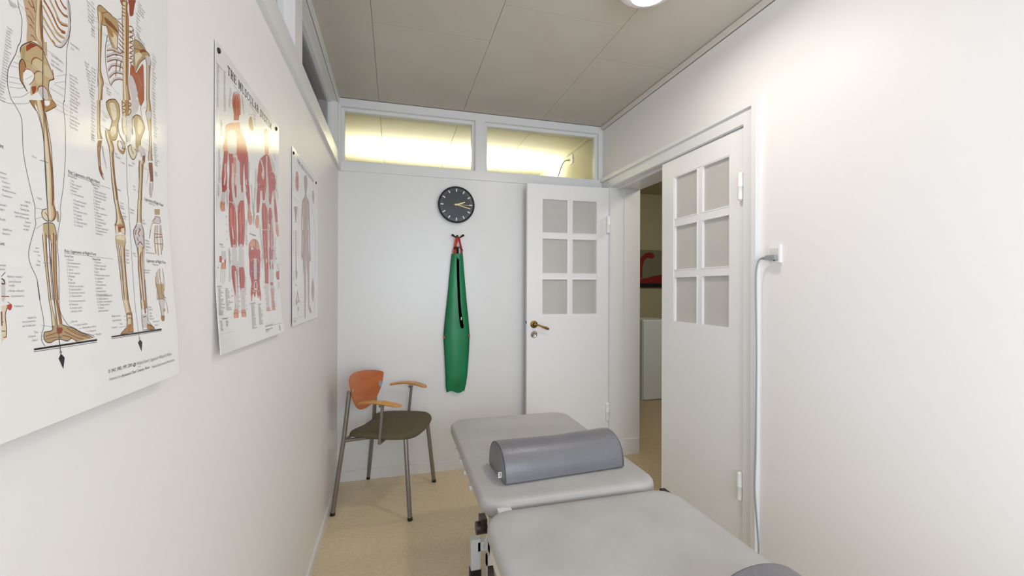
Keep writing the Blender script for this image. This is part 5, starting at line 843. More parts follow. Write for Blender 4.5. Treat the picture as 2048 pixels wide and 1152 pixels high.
 ["L","outl",4,[[3108,5057],[2967,4726],[2952,4433]]],["L","outl",5,[[3583,5307],[3108,5057]]],["L","outl",6,[[3921,5378],[4084,5259],[4353,5024]]],["V","mred",[[3257,4350],[3288,4199],[3312,4046],[3349,3934]],[[3804,4478],[3767,4305],[3624,4110],[3484,3961]]],["V","fasc",[[3719,4458],[3568,4119],[3585,3900],[3630,3665],[3705,3555]],[[3962,4514],[3966,4203],[3940,3968],[3885,3709],[3804,3571]]],
 ["V","mred",[[3948,4511],[3946,4261],[3978,4059],[4050,3947]],[[4476,4634],[4321,4341],[4233,4109],[4154,3967]]],["V","skin",[[3939,4301],[3928,4091]],[[4027,4320],[4031,4111]]],["L","brown",9,[[3948,4386],[4020,4318],[3930,4216],[4017,4150],[3942,4052],[4028,3985]]],
 ["V","mred",[[3282,3842],[3247,3677],[3243,3460],[3279,3248],[3283,3090]],[[3551,3893],[3765,3770],[3818,3553],[3814,3325],[3804,3159]]],["V","redl",[[3406,3726],[3407,3386]],[[3487,3740],[3502,3401]]],["L","redbrown",8,[[3402,3096],[3642,3158]]],["V","mred",[[3296,3072],[3331,2779],[3379,2485],[3441,2230],[3455,2086]],[[3789,3137],[3812,2831],[3807,2521],[3787,2252],[3759,2102]]],
 ["V","redl",[[3421,2988],[3471,2593]],[[3516,3000],[3580,2603]]],["V","mred",[[3981,3830],[3891,3627],[3908,3360],[3895,3047],[3947,2741],[3961,2430],[3946,2112]],[[4190,3868],[4278,3692],[4326,3421],[4405,3110],[4414,2788],[4322,2457],[4274,2129]]],["V","fasc",[[3900,3338],[3927,3217],[3916,3050],[3942,2636]],[[4032,3357],[4044,3233],[4004,3060],[4030,2644]]],
 ["V","fasc",[[4230,3556],[4202,2915],[4197,2554]],[[4306,3568],[4309,2927],[4289,2561]]],["V","skin",[[4299,3225],[4249,2963]],[[4377,3235],[4341,2973]]],["V","mred",[[2888,4264],[2805,4016],[2778,3821],[2793,3615],[2785,3480]],[[3114,4317],[3092,4078],[3089,3882],[3016,3655],[2970,3512]]],
 ["V","skin",[[2778,3422],[2680,3274],[2666,3159],[2743,3056]],[[2950,3450],[2986,3321],[2959,3201],[2914,3080]]],["V","mred",[[4413,4620],[4408,4446],[4551,4107],[4516,3949],[4591,3700],[4691,3497]],[[4618,4667],[4581,4484],[4746,4145],[4841,4008],[4902,3751],[4906,3529]]],["V","fasc",[[4478,4461],[4506,4207]],[[4557,4479],[4602,4226]]],
 ["V","skin",[[4715,3456],[4687,3276],[4774,3155],[4896,3070]],[[4930,3488],[5036,3323],[5072,3197],[5065,3089]]],["V","mred",[[3396,2514],[3432,2297],[3469,2079],[3491,1748],[3492,1554]],[[3835,2552],[3814,2324],[3853,2099],[3836,1757],[3836,1558]]],["V","redl",[[3515,2469],[3545,2110]],[[3609,2477],[3640,2116]]],["V","fasc",[[3600,2281],[3624,2171]],[[3677,2286],[3720,2176]]],
 ["V","fasc",[[3583,1499],[3593,1276],[3553,971]],[[3814,1501],[3784,1274],[3742,964]]],["V","skin",[[3512,861],[3449,753]],[[3757,850],[3785,736]]],["V","mred",[[3965,2563],[4024,2338],[3987,1991]],[[4423,2603],[4336,2359],[4381,2008]]],["V","fasc",[[4041,2281],[4101,2053],[3998,1818],[4010,1646]],[[4354,2302],[4226,2059],[4350,1829],[4320,1651]]],
 ["V","mred",[[3987,1588],[4064,1502]],[[4338,1593],[4291,1504]]],["V","skin",[[4086,1416],[4059,1127],[4028,925],[3980,754]],[[4315,1416],[4264,1122],[4272,916],[4345,736]]],["V","redbrown",[[3536,762],[4115,762]],[[3667,756],[4258,755]]],["L","outl",4,[[3519,1527],[3591,1137],[3587,858]]],["L","outl",4,[[4369,1563],[4212,1123],[4224,830]]],
 ["G","mred",[[2127,2560],[2382,2714],[2732,2733],[2973,2644],[3056,2361],[3043,2065],[2162,2019]]],["G","skin",[[2382,2714],[2526,2739],[2518,2543],[2235,2516],[2211,2604]]],["G","skin",[[2672,2727],[2973,2644],[2999,2511],[2663,2500]]],["V","fasc",[[2571,2697],[2558,2509]],[[2654,2706],[2652,2518]]],["L","fasc",16,[[2179,2493],[2320,2551],[2602,2438],[2905,2503]]],
 ["G","fasc",[[2261,2482],[2374,2511],[2457,2445],[2397,2366],[2286,2393]]],["G","fasc",[[2722,2468],[2903,2445],[2931,2370],[2809,2380]]],["V","redbrown",[[2630,2703],[2622,2515]],[[2713,2712],[2706,2523]]],
 ["G","mred",[[2097,2402],[3020,2482],[3057,2325],[3036,1816],[2984,1602],[3038,1336],[3064,1202],[3015,1083],[2930,1085],[2883,1231],[2773,1128],[2688,1286],[2644,1338],[2496,1161],[2370,1290],[2247,1091],[2172,1093],[2191,1341],[2292,1541],[2149,1788],[2129,2257]]],["G","purple",[[2274,2092],[2470,2154],[2468,1671],[2370,1567],[2264,1816]]],
 ["G","purple",[[2811,2150],[2959,2052],[2932,1813],[2814,1599],[2759,1677]]],["V","fasc",[[2512,2208],[2493,1926],[2514,1646]],[[2723,2222],[2736,1937],[2725,1650]]],["V","cart",[[2566,2160],[2564,1698]],[[2679,2168],[2677,1701]]],["V","fasc",[[2545,1608],[2461,1492],[2498,1365]],[[2707,1611],[2785,1494],[2741,1364]]],["V","purple",[[2551,1570],[2534,1416]],[[2697,1572],[2696,1416]]],
 ["L","fasc",10,[[2236,2115],[2393,2188],[2592,2226],[2635,2294]]],["L","fasc",10,[[3006,2135],[2838,2204],[2633,2229]]],["L","fasc",16,[[2264,1841],[2343,1882]]],["L","fasc",16,[[2968,1854],[2910,1878]]],["V","fasc",[[2415,1314],[2377,1353]],[[2494,1314],[2471,1352]]],["L","fasc",10,[[2355,1391],[2457,1327],[2660,1338],[2864,1324],[2966,1389]]],
 ["V","skin",[[2191,1242],[2185,1118]],[[2266,1241],[2245,1116]]],["V","skin",[[2976,1230],[2950,1098]],[[3062,1229],[3018,1096]]],["V","cart",[[311,2228],[325,2125],[317,2041]],[[527,2246],[541,2141],[589,2058]]],["V","mred",[[220,2117],[187,2053],[206,1972]],[[293,2122],[323,2062],[310,1978]]],["V","mred",[[462,2050],[453,1923]],[[550,2056],[552,1928]]],
 ["V","skin",[[305,1978],[265,1830]],[[521,1990],[556,1843]]],["L","fasc",12,[[275,1831],[279,1541]]],["L","fasc",12,[[381,1835],[389,1511]]],["L","fasc",12,[[462,1839],[493,1565]]],["L","fasc",12,[[517,1863],[583,1630]]],["L","brown",5,[[244,1830],[258,1540]]],["L","brown",5,[[339,1834],[363,1521]]],["L","brown",5,[[435,1838],[461,1564]]],["L","fasc",12,[[226,1942],[96,1854]]],
 ["L","outl",12,[[147,1866],[96,1839]]],["V","fasc",[[4776,2207],[4777,2025]],[[5029,2221],[5072,2037]]],["V","mred",[[4706,1961],[4675,1809],[4770,1689]],[[5027,1973],[5065,1819],[5046,1695]]],["V","fasc",[[4834,1630],[4861,1507],[4876,1385]],[[5066,1633],[5047,1509],[4991,1385]]],["V","redbrown",[[5030,2035],[4966,1724]],[[5072,2038],[5036,1726]]],["T","text",207,2353,43,"Right Foot"],
 ["T","text2",263,2306,38,"plantar view"],["T","text",52,1437,42,"Key: Right Foot"],["T","text",2151,2818,52,"Posterior Abdominal Wall"],["T","text",2077,1002,51,"Key: Abdominal Wall"],["T","text",4682,2338,64,"Hand"],["T","text",202,737,43,"Key: Abbreviations"],["T","text2",3171,313,62,"©1947, 1983, 1986, 1998, 2000"],["T","text",3181,212,55,"Published by Anatomical Chart"],
 ["T","text2",3166,167,49,"Company, Illinois"],["L","text",8,[[3174,321],[4940,298]]],["L","rule",3,[[134,1412],[757,1416]]],["L","rule",3,[[30,765],[694,756]]],["L","rule",3,[[8,432],[679,432]]],["L","rule",3,[[2073,985],[3120,986]]],["L","text",9,[[26,6198],[383,6195]]],["L","text",9,[[1042,6177],[1468,6178]]],["L","text",9,[[2095,6186],[2764,6171]]],["W","text2",63,6155,71,5274,38,21,9],
 ["W","text2",442,6208,451,5338,40,20,8],["W","text2",792,5983,721,5553,41,10,6],["W","text2",1541,6134,1679,5758,44,10,6],["W","text2",260,5051,263,4739,39,9,9],["W","text2",153,4400,148,3703,39,19,8],["W","text2",111,3617,109,3386,38,7,8],["W","text2",2097,4653,2032,4079,46,13,8],["W","text2",2499,6067,2561,5811,48,6,6],["W","text2",4462,5583,4559,5442,56,4,8],
 ["W","text2",4711,4975,4718,4519,57,9,7],["W","text2",2664,4626,2602,4085,49,11,6],["W","text2",2260,4118,2463,3252,47,20,6],["W","text2",2573,4079,2450,3139,49,20,6],["W","text2",595,3683,591,3237,40,12,6],["W","text2",549,3006,589,2500,40,4,6],["W","text2",4717,4580,5299,3812,57,15,6],["W","text2",1873,3114,1862,2519,46,14,6],["W","text2",2983,3166,3283,2267,50,18,5],
 ["W","text2",4568,2999,4535,2204,57,14,5],["W","text2",698,2291,749,1986,41,8,8],["W","text2",724,2241,706,1572,41,15,6],["W","text2",1229,2031,1220,1712,43,8,5],["W","text2",1275,1439,1256,844,43,6,5],["W","text2",1749,1679,1760,1258,45,9,6],["W","text2",1702,1083,1725,867,45,3,8],["W","text2",832,1350,820,1087,41,3,6],["W","text2",3189,2334,3175,2010,51,7,7],
 ["W","text2",4421,2573,4408,2311,56,5,7],["W","text2",3291,1579,3442,941,51,5,6],["W","text2",4167,978,4196,784,54,4,12],["W","text2",4357,1416,4255,1093,56,6,5],["W","text2",104,1380,56,832,43,16,14],["W","text2",487,1378,475,921,44,13,13],["W","text2",81,694,94,500,42,6,9],["W","text2",401,680,395,573,43,4,7],["W","text2",2137,940,2081,355,51,15,12],["W","text2",2727,947,2668,420,54,13,12],
 ],
 'P3': [
 ["V","nerve",[[2200,6133],[2088,5982],[2103,5823],[2150,5639],[2228,5460],[2244,5333],[2037,5160],[1728,4969],[1696,4741],[1846,4288],[1890,3807]],[[2558,6225],[2742,6144],[2792,5988],[2773,5781],[2654,5553],[2637,5416],[2788,5313],[3063,5232],[3167,5012],[3058,4480],[3003,3953]]],["V","nerve",[[1636,4793],[1544,4240],[1512,3757]],[[1849,4833],[1754,4274],[1721,3785]]],
 ["V","nerve",[[2957,4974],[3058,4480],[3125,3969]],[[3202,5019],[3306,4519],[3375,4002]]],["V","nervel",[[1927,4944],[1893,4456],[1843,3801]],[[2083,4974],[2049,4482],[1998,3821]]],["V","nervel",[[2820,5050],[2852,4616],[2814,3928]],[[2992,5082],[3024,4645],[2986,3951]]],["V","mredl",[[2130,5016],[2158,4338],[2203,3848]],[[2290,5047],[2384,4373],[2430,3878]]],
 ["V","outl",[[3053,4991],[3137,4492],[3152,3973]],[[3105,5001],[3190,4501],[3205,3980]]],["V","nerve",[[1596,3769],[1557,3029],[1521,2695],[1642,2556]],[[1879,3806],[1803,3051],[1802,2715],[1712,2561]]],["V","nerve",[[3086,3964],[3164,3174],[3202,2736],[3431,2589]],[[3377,4002],[3414,3196],[3539,2758],[3517,2594]]],
 ["V","nerve",[[1861,3803],[1913,3435],[1857,3056],[1801,2678]],[[3045,3959],[2982,3554],[3041,3162],[3141,2771]]],["V","mredl",[[2246,3854],[2206,3468],[2279,3170]],[[2627,3904],[2664,3519],[2546,3195]]],
 ["V","nerve",[[1819,2717],[1907,2311],[2032,1940],[2085,1563],[2101,1185],[2154,728],[2170,348],[2188,157]],[[2486,2765],[2502,2340],[2481,1953],[2498,1566],[2477,1180],[2417,719],[2396,335],[2376,144]]],
 ["V","nerve",[[2524,2767],[2658,2348],[2773,1961],[2831,1569],[2907,937],[2966,659],[3025,497],[3376,310]],[[3244,2819],[3221,2375],[3219,1974],[3237,1572],[3192,930],[3252,647],[3611,469],[3675,294]]],["V","mredl",[[611,5883],[544,5747],[476,5493],[502,5262],[728,5148]],[[799,5933],[1006,5866],[1103,5645],[1102,5399],[1002,5208]]],
 ["V","redbrown",[[717,5731],[675,5451],[782,5266]],[[826,5759],[866,5496],[892,5290]]],["V","nerve",[[277,4479],[341,4344],[430,4123],[468,3893]],[[806,4577],[792,4423],[696,4166],[601,3912]]],["V","nerve",[[501,3625],[528,2936],[540,2175],[508,2035],[553,1828],[615,1743]],[[624,3641],[652,2947],[695,2182],[821,2046],[772,1834],[709,1745]]],
 ["V","nerve",[[3943,5870],[3903,5612],[4055,5428],[4191,5328]],[[4253,5939],[4371,5709],[4329,5482],[4309,5351]]],["V","nerve",[[3948,1870],[3792,1659],[3681,1370],[3745,1081],[3987,806]],[[4128,1874],[4287,1665],[4401,1369],[4330,1072],[4167,801]]],["G","nerve",[[850,1377],[1010,1127],[1223,835],[927,881],[610,734],[533,928],[690,1133]]],["G","paper",[[849,1201],[928,951],[736,922]]],
 ["V","nervel",[[830,707],[798,603],[893,528]],[[1089,697],[1122,588],[1023,521]]],["T","text",460,1509,66,"Autonomic"],["L","text",8,[[14,4828],[1155,4810]]],["L","text",8,[[266,4725],[903,4731]]],["L","text",8,[[124,291],[1950,255]]],["L","rule",3,[[383,1447],[1259,1456]]],["L","text",5,[[705,6104],[910,6108]]],["L","rule",4,[[3906,6112],[4433,6088]]],
 ["T","text2",124,179,56,"Published by Anatomical"],["T","text2",123,122,56,"Chart Company, Illinois"],["T","text2",3861,2125,68,"Spinal"],["T","text2",3861,2034,68,"cord"],["W","text2",55,5621,52,5015,55,8,4],["W","text2",1404,5593,1400,4936,60,8,4],["W","text2",3171,5735,3166,4868,66,10,4],["W","text2",3619,5061,4481,4228,68,10,6],["W","text2",-13,4425,-16,3700,55,10,5],
 ["W","text2",902,4503,898,3823,58,9,5],["W","text2",861,3637,856,2577,58,16,4],["W","text2",170,3513,166,2720,56,10,3],["W","text2",4678,4087,4665,2093,71,22,3],["W","text2",162,2022,161,1683,56,6,4],["W","text2",1783,2528,1780,1955,61,8,4],["W","text2",232,1276,230,753,56,8,4],["W","text2",1342,1122,1338,411,60,8,4],["W","text2",1863,814,1860,366,62,4,4],["W","text2",4421,814,4418,346,70,6,2],
 ["W","text2",845,495,844,368,58,3,4],
 ],
}

# ------------------------------------------------------------------ anatomy posters on the left wall
INK = dict(line=(84, 84, 88), outl=(84, 56, 36), brown=(136, 82, 46), brown2=(150, 96, 56), brownl=(172, 126, 78), redbrown=(150, 66, 38), red=(176, 60, 50),
    bone=(208, 188, 150), bone2=(194, 168, 126), bone3=(180, 152, 110), bonel=(222, 208, 180), spine=(196, 168, 134), rib=(190, 156, 108), rib2=(160, 96, 56),
    cart=(206, 196, 194), paper=(240, 236, 232), black=(14, 12, 14), grey=(128, 126, 126), grey2=(176, 172, 174), rule=(110, 108, 108), text=(54, 50, 50), text2=(128, 124, 124),
    muscle=(178, 96, 62), mred=(184, 66, 54), mdark=(150, 42, 36), redl=(212, 104, 84), mredl=(196, 130, 122), skin=(214, 146, 116), fasc=(214, 204, 198), purple=(160, 58, 78), nerve=(158, 128, 122), nervel=(188, 166, 160))
M_sheet = mat('poster_sheet', srgb(236, 232, 229), .09, spec=.5)
def ink(c): return mat('ink_' + c, srgb(*INK[c]), .10, spec=.5)
POS = {'P1': (.326, 1.156, .508, .67), 'P2': (1.033, 1.157, .508, .667), 'P3': (1.730, 1.157, .534, .665)}
def lerp(x, xs, ys):
    if x <= xs[0]: return ys[0]
    for a, b, c, d in zip(xs, xs[1:], ys, ys[1:]):
        if x <= b: return c + (d-c)*(x-a)/(b-a)
    return ys[-1]
def offz(P, y, z):        # how far the sheet hangs off the wall
    if P == 'P1': return lerp(z, [1.155, 1.22, 1.28, 1.34, 1.39, 1.44, 1.53, 1.6], [.0195, .0172, .0122, .0078, .0045, .0022, .001, 0]) + .0025
    if P == 'P2': return lerp(z, [1.157, 1.24, 1.3, 1.43, 1.6], [.012, .006, .0025, .001, 0])*(1+.5*(y-1.033)/.508) + .0025
    return .003*(1.822-z)/.665 + .0025
ROW = .02
# slab-serif capitals as strokes on a unit grid: (width, points...)
GL = {
'T': (.86, [(.2, (.43, 0), (.43, 1)), (.10, (0, .95), (.86, .95)), (.06, (.03, .72), (.03, 1)), (.06, (.83, .72), (.83, 1)), (.07, (.24, .03), (.62, .03))]),
'H': (.98, [(.2, (.20, 0), (.20, 1)), (.2, (.78, 0), (.78, 1)), (.08, (.2, .5), (.78, .5)), (.07, (0, .03), (.40, .03)), (.07, (0, .97), (.40, .97)), (.07, (.58, .03), (.98, .03)), (.07, (.58, .97), (.98, .97))]),
'E': (.84, [(.2, (.20, 0), (.20, 1)), (.08, (0, .04), (.84, .04)), (.08, (0, .96), (.82, .96)), (.08, (.2, .52), (.6, .52)), (.07, (.80, .0), (.80, .28)), (.07, (.78, .74), (.78, 1)), (.06, (.6, .38), (.6, .66))]),
'M': (1.16, [(.10, (.18, 0), (.18, 1)), (.2, (.96, 0), (.96, 1)), (.2, (.24, .96), (.56, .12)), (.09, (.56, .08), (.90, .96)), (.07, (0, .03), (.34, .03)), (.07, (0, .97), (.28, .97)), (.07, (.76, .03), (1.16, .03)), (.07, (.9, .97), (1.16, .97))]),
'N': (1.0, [(.09, (.18, 0), (.18, 1)), (.09, (.84, 0), (.84, 1)), (.2, (.2, .96), (.82, .04)), (.07, (0, .03), (.34, .03)), (.07, (0, .97), (.26, .97)), (.07, (.68, .97), (1.0, .97))]),
'U': (.98, [(.2, (.20, .26), (.20, 1)), (.09, (.80, .26), (.80, 1)), (.12, (.20, .28), (.28, .10), (.50, .03), (.70, .08), (.80, .28)), (.07, (0, .97), (.40, .97)), (.07, (.64, .97), (.98, .97))]),
'S': (.76, [(.15, (.66, .76), (.54, .93), (.36, .96), (.18, .90), (.12, .74), (.22, .60), (.5, .48), (.66, .34), (.62, .14), (.42, .04), (.22, .06), (.08, .24)), (.06, (.68, .66), (.68, 1)), (.06, (.06, 0), (.06, .34))]),
'C': (.88, [(.18, (.22, .86), (.12, .66), (.11, .34), (.22, .14)), (.10, (.20, .88), (.38, .97), (.60, .94), (.76, .72)), (.10, (.20, .12), (.42, .03), (.64, .08), (.80, .28)), (.06, (.78, .66), (.78, 1))]),
'L': (.82, [(.2, (.20, 0), (.20, 1)), (.08, (0, .04), (.80, .04)), (.07, (0, .97), (.40, .97)), (.07, (.77, 0), (.77, .34))]),
'A': (.98, [(.08, (.14, .02), (.46, 1)), (.2, (.50, .98), (.80, .02)), (.08, (.24, .34), (.68, .34)), (.07, (0, .03), (.30, .03)), (.07, (.60, .03), (.98, .03))]),
'R': (.96, [(.2, (.20, 0), (.20, 1)), (.09, (.2, .96), (.52, .96)), (.09, (.2, .48), (.52, .48)), (.15, (.50, .95), (.66, .86), (.68, .66), (.58, .52), (.48, .49)), (.16, (.52, .48), (.66, .30), (.72, .10), (.90, .05)), (.07, (0, .03), (.40, .03)), (.07, (0, .97), (.3, .97))]),
'Y': (.94, [(.2, (.48, 0), (.48, .46)), (.2, (.18, .96), (.48, .44)), (.08, (.78, .96), (.50, .46)), (.07, (.28, .03), (.68, .03)), (.07, (0, .97), (.38, .97)), (.07, (.62, .97), (.94, .97))]),
'V': (.94, [(.2, (.18, .98), (.46, .04)), (.08, (.80, .98), (.52, .04)), (.07, (0, .97), (.38, .97)), (.07, (.62, .97), (.96, .97))]),
'O': (.92, [(.18, (.22, .86), (.12, .66), (.11, .34), (.22, .14)), (.18, (.70, .86), (.80, .66), (.81, .34), (.70, .14)), (.09, (.2, .87), (.46, .98), (.72, .87)), (.09, (.2, .13), (.46, .02), (.72, .13))]),
}
def title(s, u0, v0, width, h):
    tot = sum((GL[c][0]+.16) if c != ' ' else .55 for c in s) - .16; k = width/tot; x = u0; items = []
    for c in s:
        if c == ' ': x += .55*k; continue
        w_, st = GL[c]
        for lw, *pts in st:
            items.append(['L', 'black', lw*1.3, [(x+a*k, v0+b*h) for a, b in pts], k, h])
        x += (w_+.16)*k
    return items
def strokepoly(bm, pts, hw, mi, zl):
    """line of half width hw (u) along pts"""
    n = len(pts); A_ = []
    for i, p in enumerate(pts):
        a = Vector(pts[max(i-1, 0)]); b = Vector(pts[min(i+1, n-1)]); d = b-a
        if d.length < 1e-9: continue
        d.normalize(); nr = Vector((-d.y, d.x))*hw
        A_.append((bm.verts.new((p[0]+nr.x, p[1]+nr.y, zl)), bm.verts.new((p[0]-nr.x, p[1]-nr.y, zl))))
    for a, b in zip(A_, A_[1:]):
        bm.faces.new((a[0], a[1], b[1], b[0])).material_index = mi
TEXTQ = []
STRANDS = {'mred': [('redbrown', 0, .06), ('mdark', .22, .30), ('redl', .40, .50), ('mdark', .62, .68), ('redl', .78, .84), ('redbrown', .93, 1)],
    'bone': [('brown', 0, .07), ('bonel', .16, .42), ('brownl', .72, .92), ('brown', .92, 1)], 'bone2': [('brown', 0, .07), ('bonel', .18, .40), ('brownl', .70, .92), ('brown', .92, 1)],
    'fasc': [('cart', 0, .06), ('grey2', .30, .34), ('grey2', .64, .68), ('cart', .94, 1)], 'nerve': [('mredl', .30, .42), ('nervel', .60, .70)], 'skin': [('redbrown', 0, .08), ('redbrown', .92, 1)],
    'cart': [('grey', 0, .05), ('grey', .95, 1)]}
random.seed(7)
TERMS = "Femur Tibia Ulna Radius Talus Ilium Sacrum Scapula Acromion Clavicle Humerus Olecranon Ischium Pubis Carpus Patella Fibula Atlas Axis Coccyx Sternum Tendon Fascia Soleus Biceps Triceps Deltoid Rectus Vastus Psoas Iliacus Sartorius Gracilis Trapezius Splenius Masseter Levator Nerve Plexus Vagus Median Ulnar Sural".split()
def poster(P, name, label, pins, titl):
    y0, z0, wd, ht = POS[P]
    e = empty(name, (L, y0+wd/2, z0), label=label, cat='poster', group='anatomy posters on the left wall')
    mats = []; idx = {}
    def mi(c):
        if c not in idx: idx[c] = len(mats); mats.append(ink(c))
        return idx[c]
    nr = int(math.ceil((z0+ht - math.floor(z0/ROW)*ROW)/ROW))
    lev = [math.floor(z0/ROW)*ROW + ROW*i for i in range(1, nr)]
    lev = [v for v in lev if z0+.001 < v < z0+ht-.001]
    def wpos(u, v, zl):
        y = y0+u; z = z0+v; return Vector((offz(P, y, z)+.0011+zl, y-(y0+wd/2), v))
    # rows where the sheet bends; between them everything is flat
    def lin(P_, y, z):
        q = [z0]+lev+[z0+ht]; z = min(max(z, z0), z0+ht)
        for a, b in zip(q, q[1:]):
            if z <= b: t = (z-a)/(b-a); return offz(P_, y, a)*(1-t)+offz(P_, y, b)*t
        return offz(P_, y, z)
    bm = bmesh.new(); cols_ = 12; zs = [z0]+lev+[z0+ht]
    F = [[bm.verts.new((lin(P, y0+wd*c/cols_, z)+.0010, -wd/2+wd*c/cols_, z-z0)) for c in range(cols_+1)] for z in zs]
    B_ = [[bm.verts.new((lin(P, y0+wd*c/cols_, z), -wd/2+wd*c/cols_, z-z0)) for c in range(cols_+1)] for z in zs]
    for G in (F, B_):
        for a, b in zip(G, G[1:]):
            for c in range(cols_): bm.faces.new((a[c], a[c+1], b[c+1], b[c]))
    for i in range(len(zs)-1):
        for c in (0, cols_): bm.faces.new((F[i][c], F[i+1][c], B_[i+1][c], B_[i][c]))
    for c in range(cols_):
        for i in (0, len(zs)-1): bm.faces.new((F[i][c], F[i][c+1], B_[i][c+1], B_[i][c]))
    bm2 = bmesh.new(); boxes = []
    def layer(pts):
        x0 = min(p[0] for p in pts); x1 = max(p[0] for p in pts); a0 = min(p[1] for p in pts); a1 = max(p[1] for p in pts); l = 0
        for b in boxes:
            if b[0] < x1 and b[1] > x0 and b[2] < a1 and b[3] > a0: l = max(l, b[4]+1)
        boxes.append((x0, x1, a0, a1, l)); return .00008 + l*.000012
    S = 1e-4
    for it in ART[P]:
        if it[0] == 'V':
            Lp = smoothpath([(a*S, b*S, 0) for a, b in it[2]], 3); Rp = smoothpath([(a*S, b*S, 0) for a, b in it[3]], 3)
            zl = layer([(p.x, p.y) for p in Lp+Rp]); m_ = mi(it[1])
            A_ = [(bm2.verts.new((a.x, a.y, zl)), bm2.verts.new((b.x, b.y, zl))) for a, b in zip(Lp, Rp)]
            for a, b in zip(A_, A_[1:]): bm2.faces.new((a[0], a[1], b[1], b[0])).material_index = m_
            # inner strands: muscle fibres, or the darker flank and fine edge of a bone
            for c2, ta, tb in STRANDS.get(it[1], ()):
                if max((b-a).length for a, b in zip(Lp, Rp)) < .0035: break
                m2 = mi(c2); z2 = zl+.000006
                A_ = [(bm2.verts.new((a.x+(b.x-a.x)*ta, a.y+(b.y-a.y)*ta, z2)), bm2.verts.new((a.x+(b.x-a.x)*tb, a.y+(b.y-a.y)*tb, z2))) for a, b in zip(Lp, Rp)]
                for a, b in zip(A_, A_[1:]): bm2.faces.new((a[0], a[1], b[1], b[0])).material_index = m2
        elif it[0] == 'G':
            q = [Vector((a*S, b*S, 0)) for a, b in it[2]]; q = smoothpath(q+[q[0]], 2)[:-1] if it[1] != 'black' else q
            zl = layer([(p.x, p.y) for p in q]); m_ = mi(it[1]); vs = [bm2.verts.new((p.x, p.y, zl)) for p in q]
            for t in tessellate_polygon([q]):
                try: bm2.faces.new([vs[i] for i in t]).material_index = m_
                except ValueError: pass
        elif it[0] == 'L':
            q = [(a*S, b*S) for a, b in it[3]]
            if len(q) > 2: q = [(p.x, p.y) for p in smoothpath([(a, b, 0) for a, b in q], 3)]
            strokepoly(bm2, q, it[2]*S*.5*(1.45 if it[1] in ('line', 'outl', 'rib', 'rib2', 'brown') else 1), mi(it[1]), layer(q))
        elif it[0] == 'T': TEXTQ.append((P, e, it))
        else:                # a column of small captions: from (u, v) to (u2, v2), height, how many lines, letters per line
            _, c_, ua, va, ub, vb, hh, n_, k_ = it
            for i in range(n_):
                t = i/max(1, n_-1); ua_, va_ = ua+(ub-ua)*t, va+(vb-va)*t
                if ua_ < 5 or ua_ > wd*1e4-100 or va_ < 5: continue
                s_ = [q for q in TERMS if abs(len(q)-k_*random.uniform(.5, 1)) < 2.5] or TERMS[-2:]
                s_ = random.choice(s_)
                if k_ <= 1: s_ = '.'
                elif k_ > 10 and random.random() < .7: s_ += ' ' + random.choice(TERMS)
                TEXTQ.append((P, e, ['T', c_, ua_, va_, hh, s_]))
    if titl:
        for it in title(*titl):
            _, c, lw, pts, k, h = it
            zl = layer(pts); n = len(pts); A_ = []
            for i, p in enumerate(pts):
                a = Vector(pts[max(i-1, 0)]); b = Vector(pts[min(i+1, n-1)]); d = (b-a); d = Vector((d.x/k, d.y/h)).normalized()
                A_.append((bm2.verts.new((p[0]-d.y*lw*k/2, p[1]+d.x*lw*h/2, zl)), bm2.verts.new((p[0]+d.y*lw*k/2, p[1]-d.x*lw*h/2, zl))))
            for a, b in zip(A_, A_[1:]): bm2.faces.new((a[0], a[1], b[1], b[0])).material_index = mi(c)
    if P == 'P2':            # small bar code at the lower right
        random.seed(5); u = .4575
        while u < .466:
            wv = random.choice((.0003, .0005, .0008)); strokepoly(bm2, [(u, .009), (u, .026)], wv/2, mi('grey'), .0001); u += wv+random.choice((.0004, .0007))
    for v in lev:
        bmesh.ops.bisect_plane(bm2, geom=bm2.verts[:]+bm2.edges[:]+bm2.faces[:], plane_co=(0, v-z0, 0), plane_no=(0, 1, 0))
    for v in bm2.verts:
        u_, v_, zl = v.co; v.co = Vector((lin(P, y0+u_, z0+v_)+.0010+zl, u_-wd/2, v_))
    sh = obj('sheet', bm, M_sheet, e)
    if bm2.faces: obj('printed_drawing', bm2, mats, sh)
    else: bm2.free()
    for (u, v) in pins:
        bmp = bmesh.new(); lathe(bmp, (lin(P, y0+u, z0+v)+.001, u-wd/2, v), (1, 0, 0), [(.0058, 0), (.0062, .0015), (.005, .0035), (.002, .0045)], n=14)
        obj('pushpin', bmp, M_black, e, smooth=40)
    return e, sh, lin
PO = {}
PO['P1'] = poster('P1', 'wall_poster', 'large skeleton chart nearest the left photo edge with side and back views', [], None)
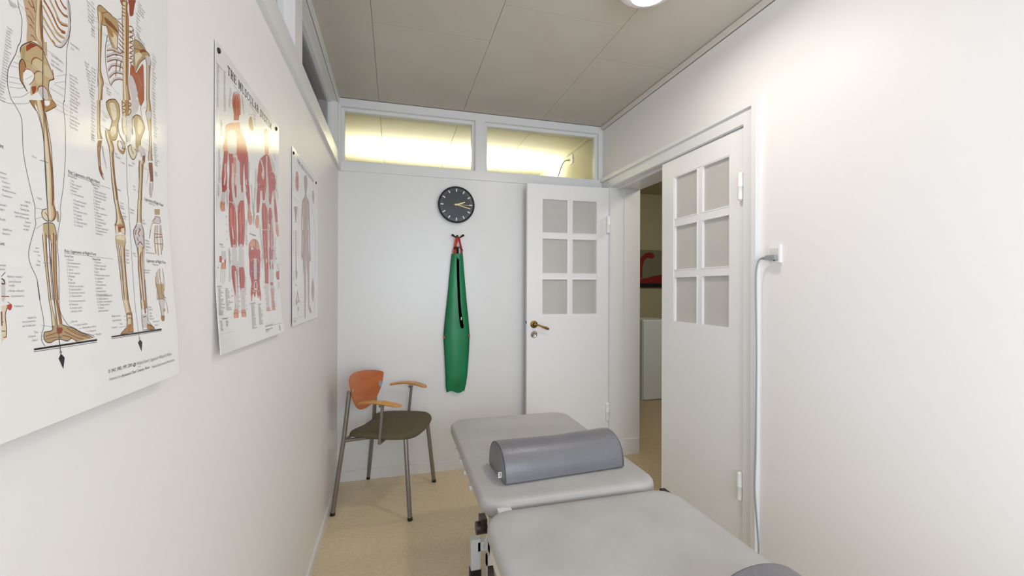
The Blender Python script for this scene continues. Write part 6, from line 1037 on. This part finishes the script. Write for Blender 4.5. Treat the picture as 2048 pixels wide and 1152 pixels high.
PO['P2'] = poster('P2', 'wall_poster', 'poster titled THE MUSCULAR SYSTEM with red muscle figures, middle of three', [(.0133, .6498), (.4716, .6475)], ('THE MUSCULAR SYSTEM', .0665, .6252, .3545, .0200))
PO['P3'] = poster('P3', 'wall_poster', 'pale poster titled THE NERVOUS SYSTEM with one grey-brown figure, nearest the room corner', [(.0152, .6441), (.4810, .6441)], ('THE NERVOUS SYSTEM', .084, .6285, .333, .0155))

# print all captions: one temporary text object per caption, merged into one mesh per poster and ink
tmp = []
for P, e, it in TEXTQ:
    cu = bpy.data.curves.new('t', 'FONT'); cu.body = it[5]; cu.size = it[4]*1e-4*1.28; cu.resolution_u = 2 if it[4] > 38 else 1; cu.offset = 0
    o = bpy.data.objects.new('t', cu); C.objects.link(o); tmp.append(o)
dg = bpy.context.evaluated_depsgraph_get(); dg.update()
acc = {}
for o, (P, e, it) in zip(tmp, TEXTQ):
    me = o.evaluated_get(dg).to_mesh(); y0, z0, wd, ht = POS[P]; lin = PO[P][2]
    V, F_, Mi, cl_ = acc.setdefault(P, ([], [], [], []))
    c = it[1]
    if c not in cl_: cl_.append(c)
    base = len(V); u0, v0 = it[2]*1e-4, it[3]*1e-4
    umax = max([v.co.x for v in me.vertices], default=0)
    sx = .74
    if len(it) > 6: sx = it[6]*1e-4/max(umax, 1e-4)
    if u0 + umax*sx > wd-.004: sx = max(.3, (wd-.004-u0)/max(umax, 1e-4))
    for v in me.vertices:
        u_ = u0+v.co.x*sx; v_ = v0+v.co.y; V.append((lin(P, y0+u_, z0+v_)+.0010+.00042, u_-wd/2, v_))
    for p in me.polygons: F_.append([base+i for i in p.vertices]); Mi.append(cl_.index(c))
    o.evaluated_get(dg).to_mesh_clear()
for o in tmp:
    cu = o.data; bpy.data.objects.remove(o); bpy.data.curves.remove(cu)
for P, (V, F_, Mi, cl_) in acc.items():
    me = bpy.data.meshes.new('printed_captions'); me.from_pydata(V, [], F_)
    for c in cl_: me.materials.append(ink(c))
    me.polygons.foreach_set('material_index', Mi); me.update()
    o = bpy.data.objects.new('printed_captions', me); C.objects.link(o); o.parent = PO[P][1]
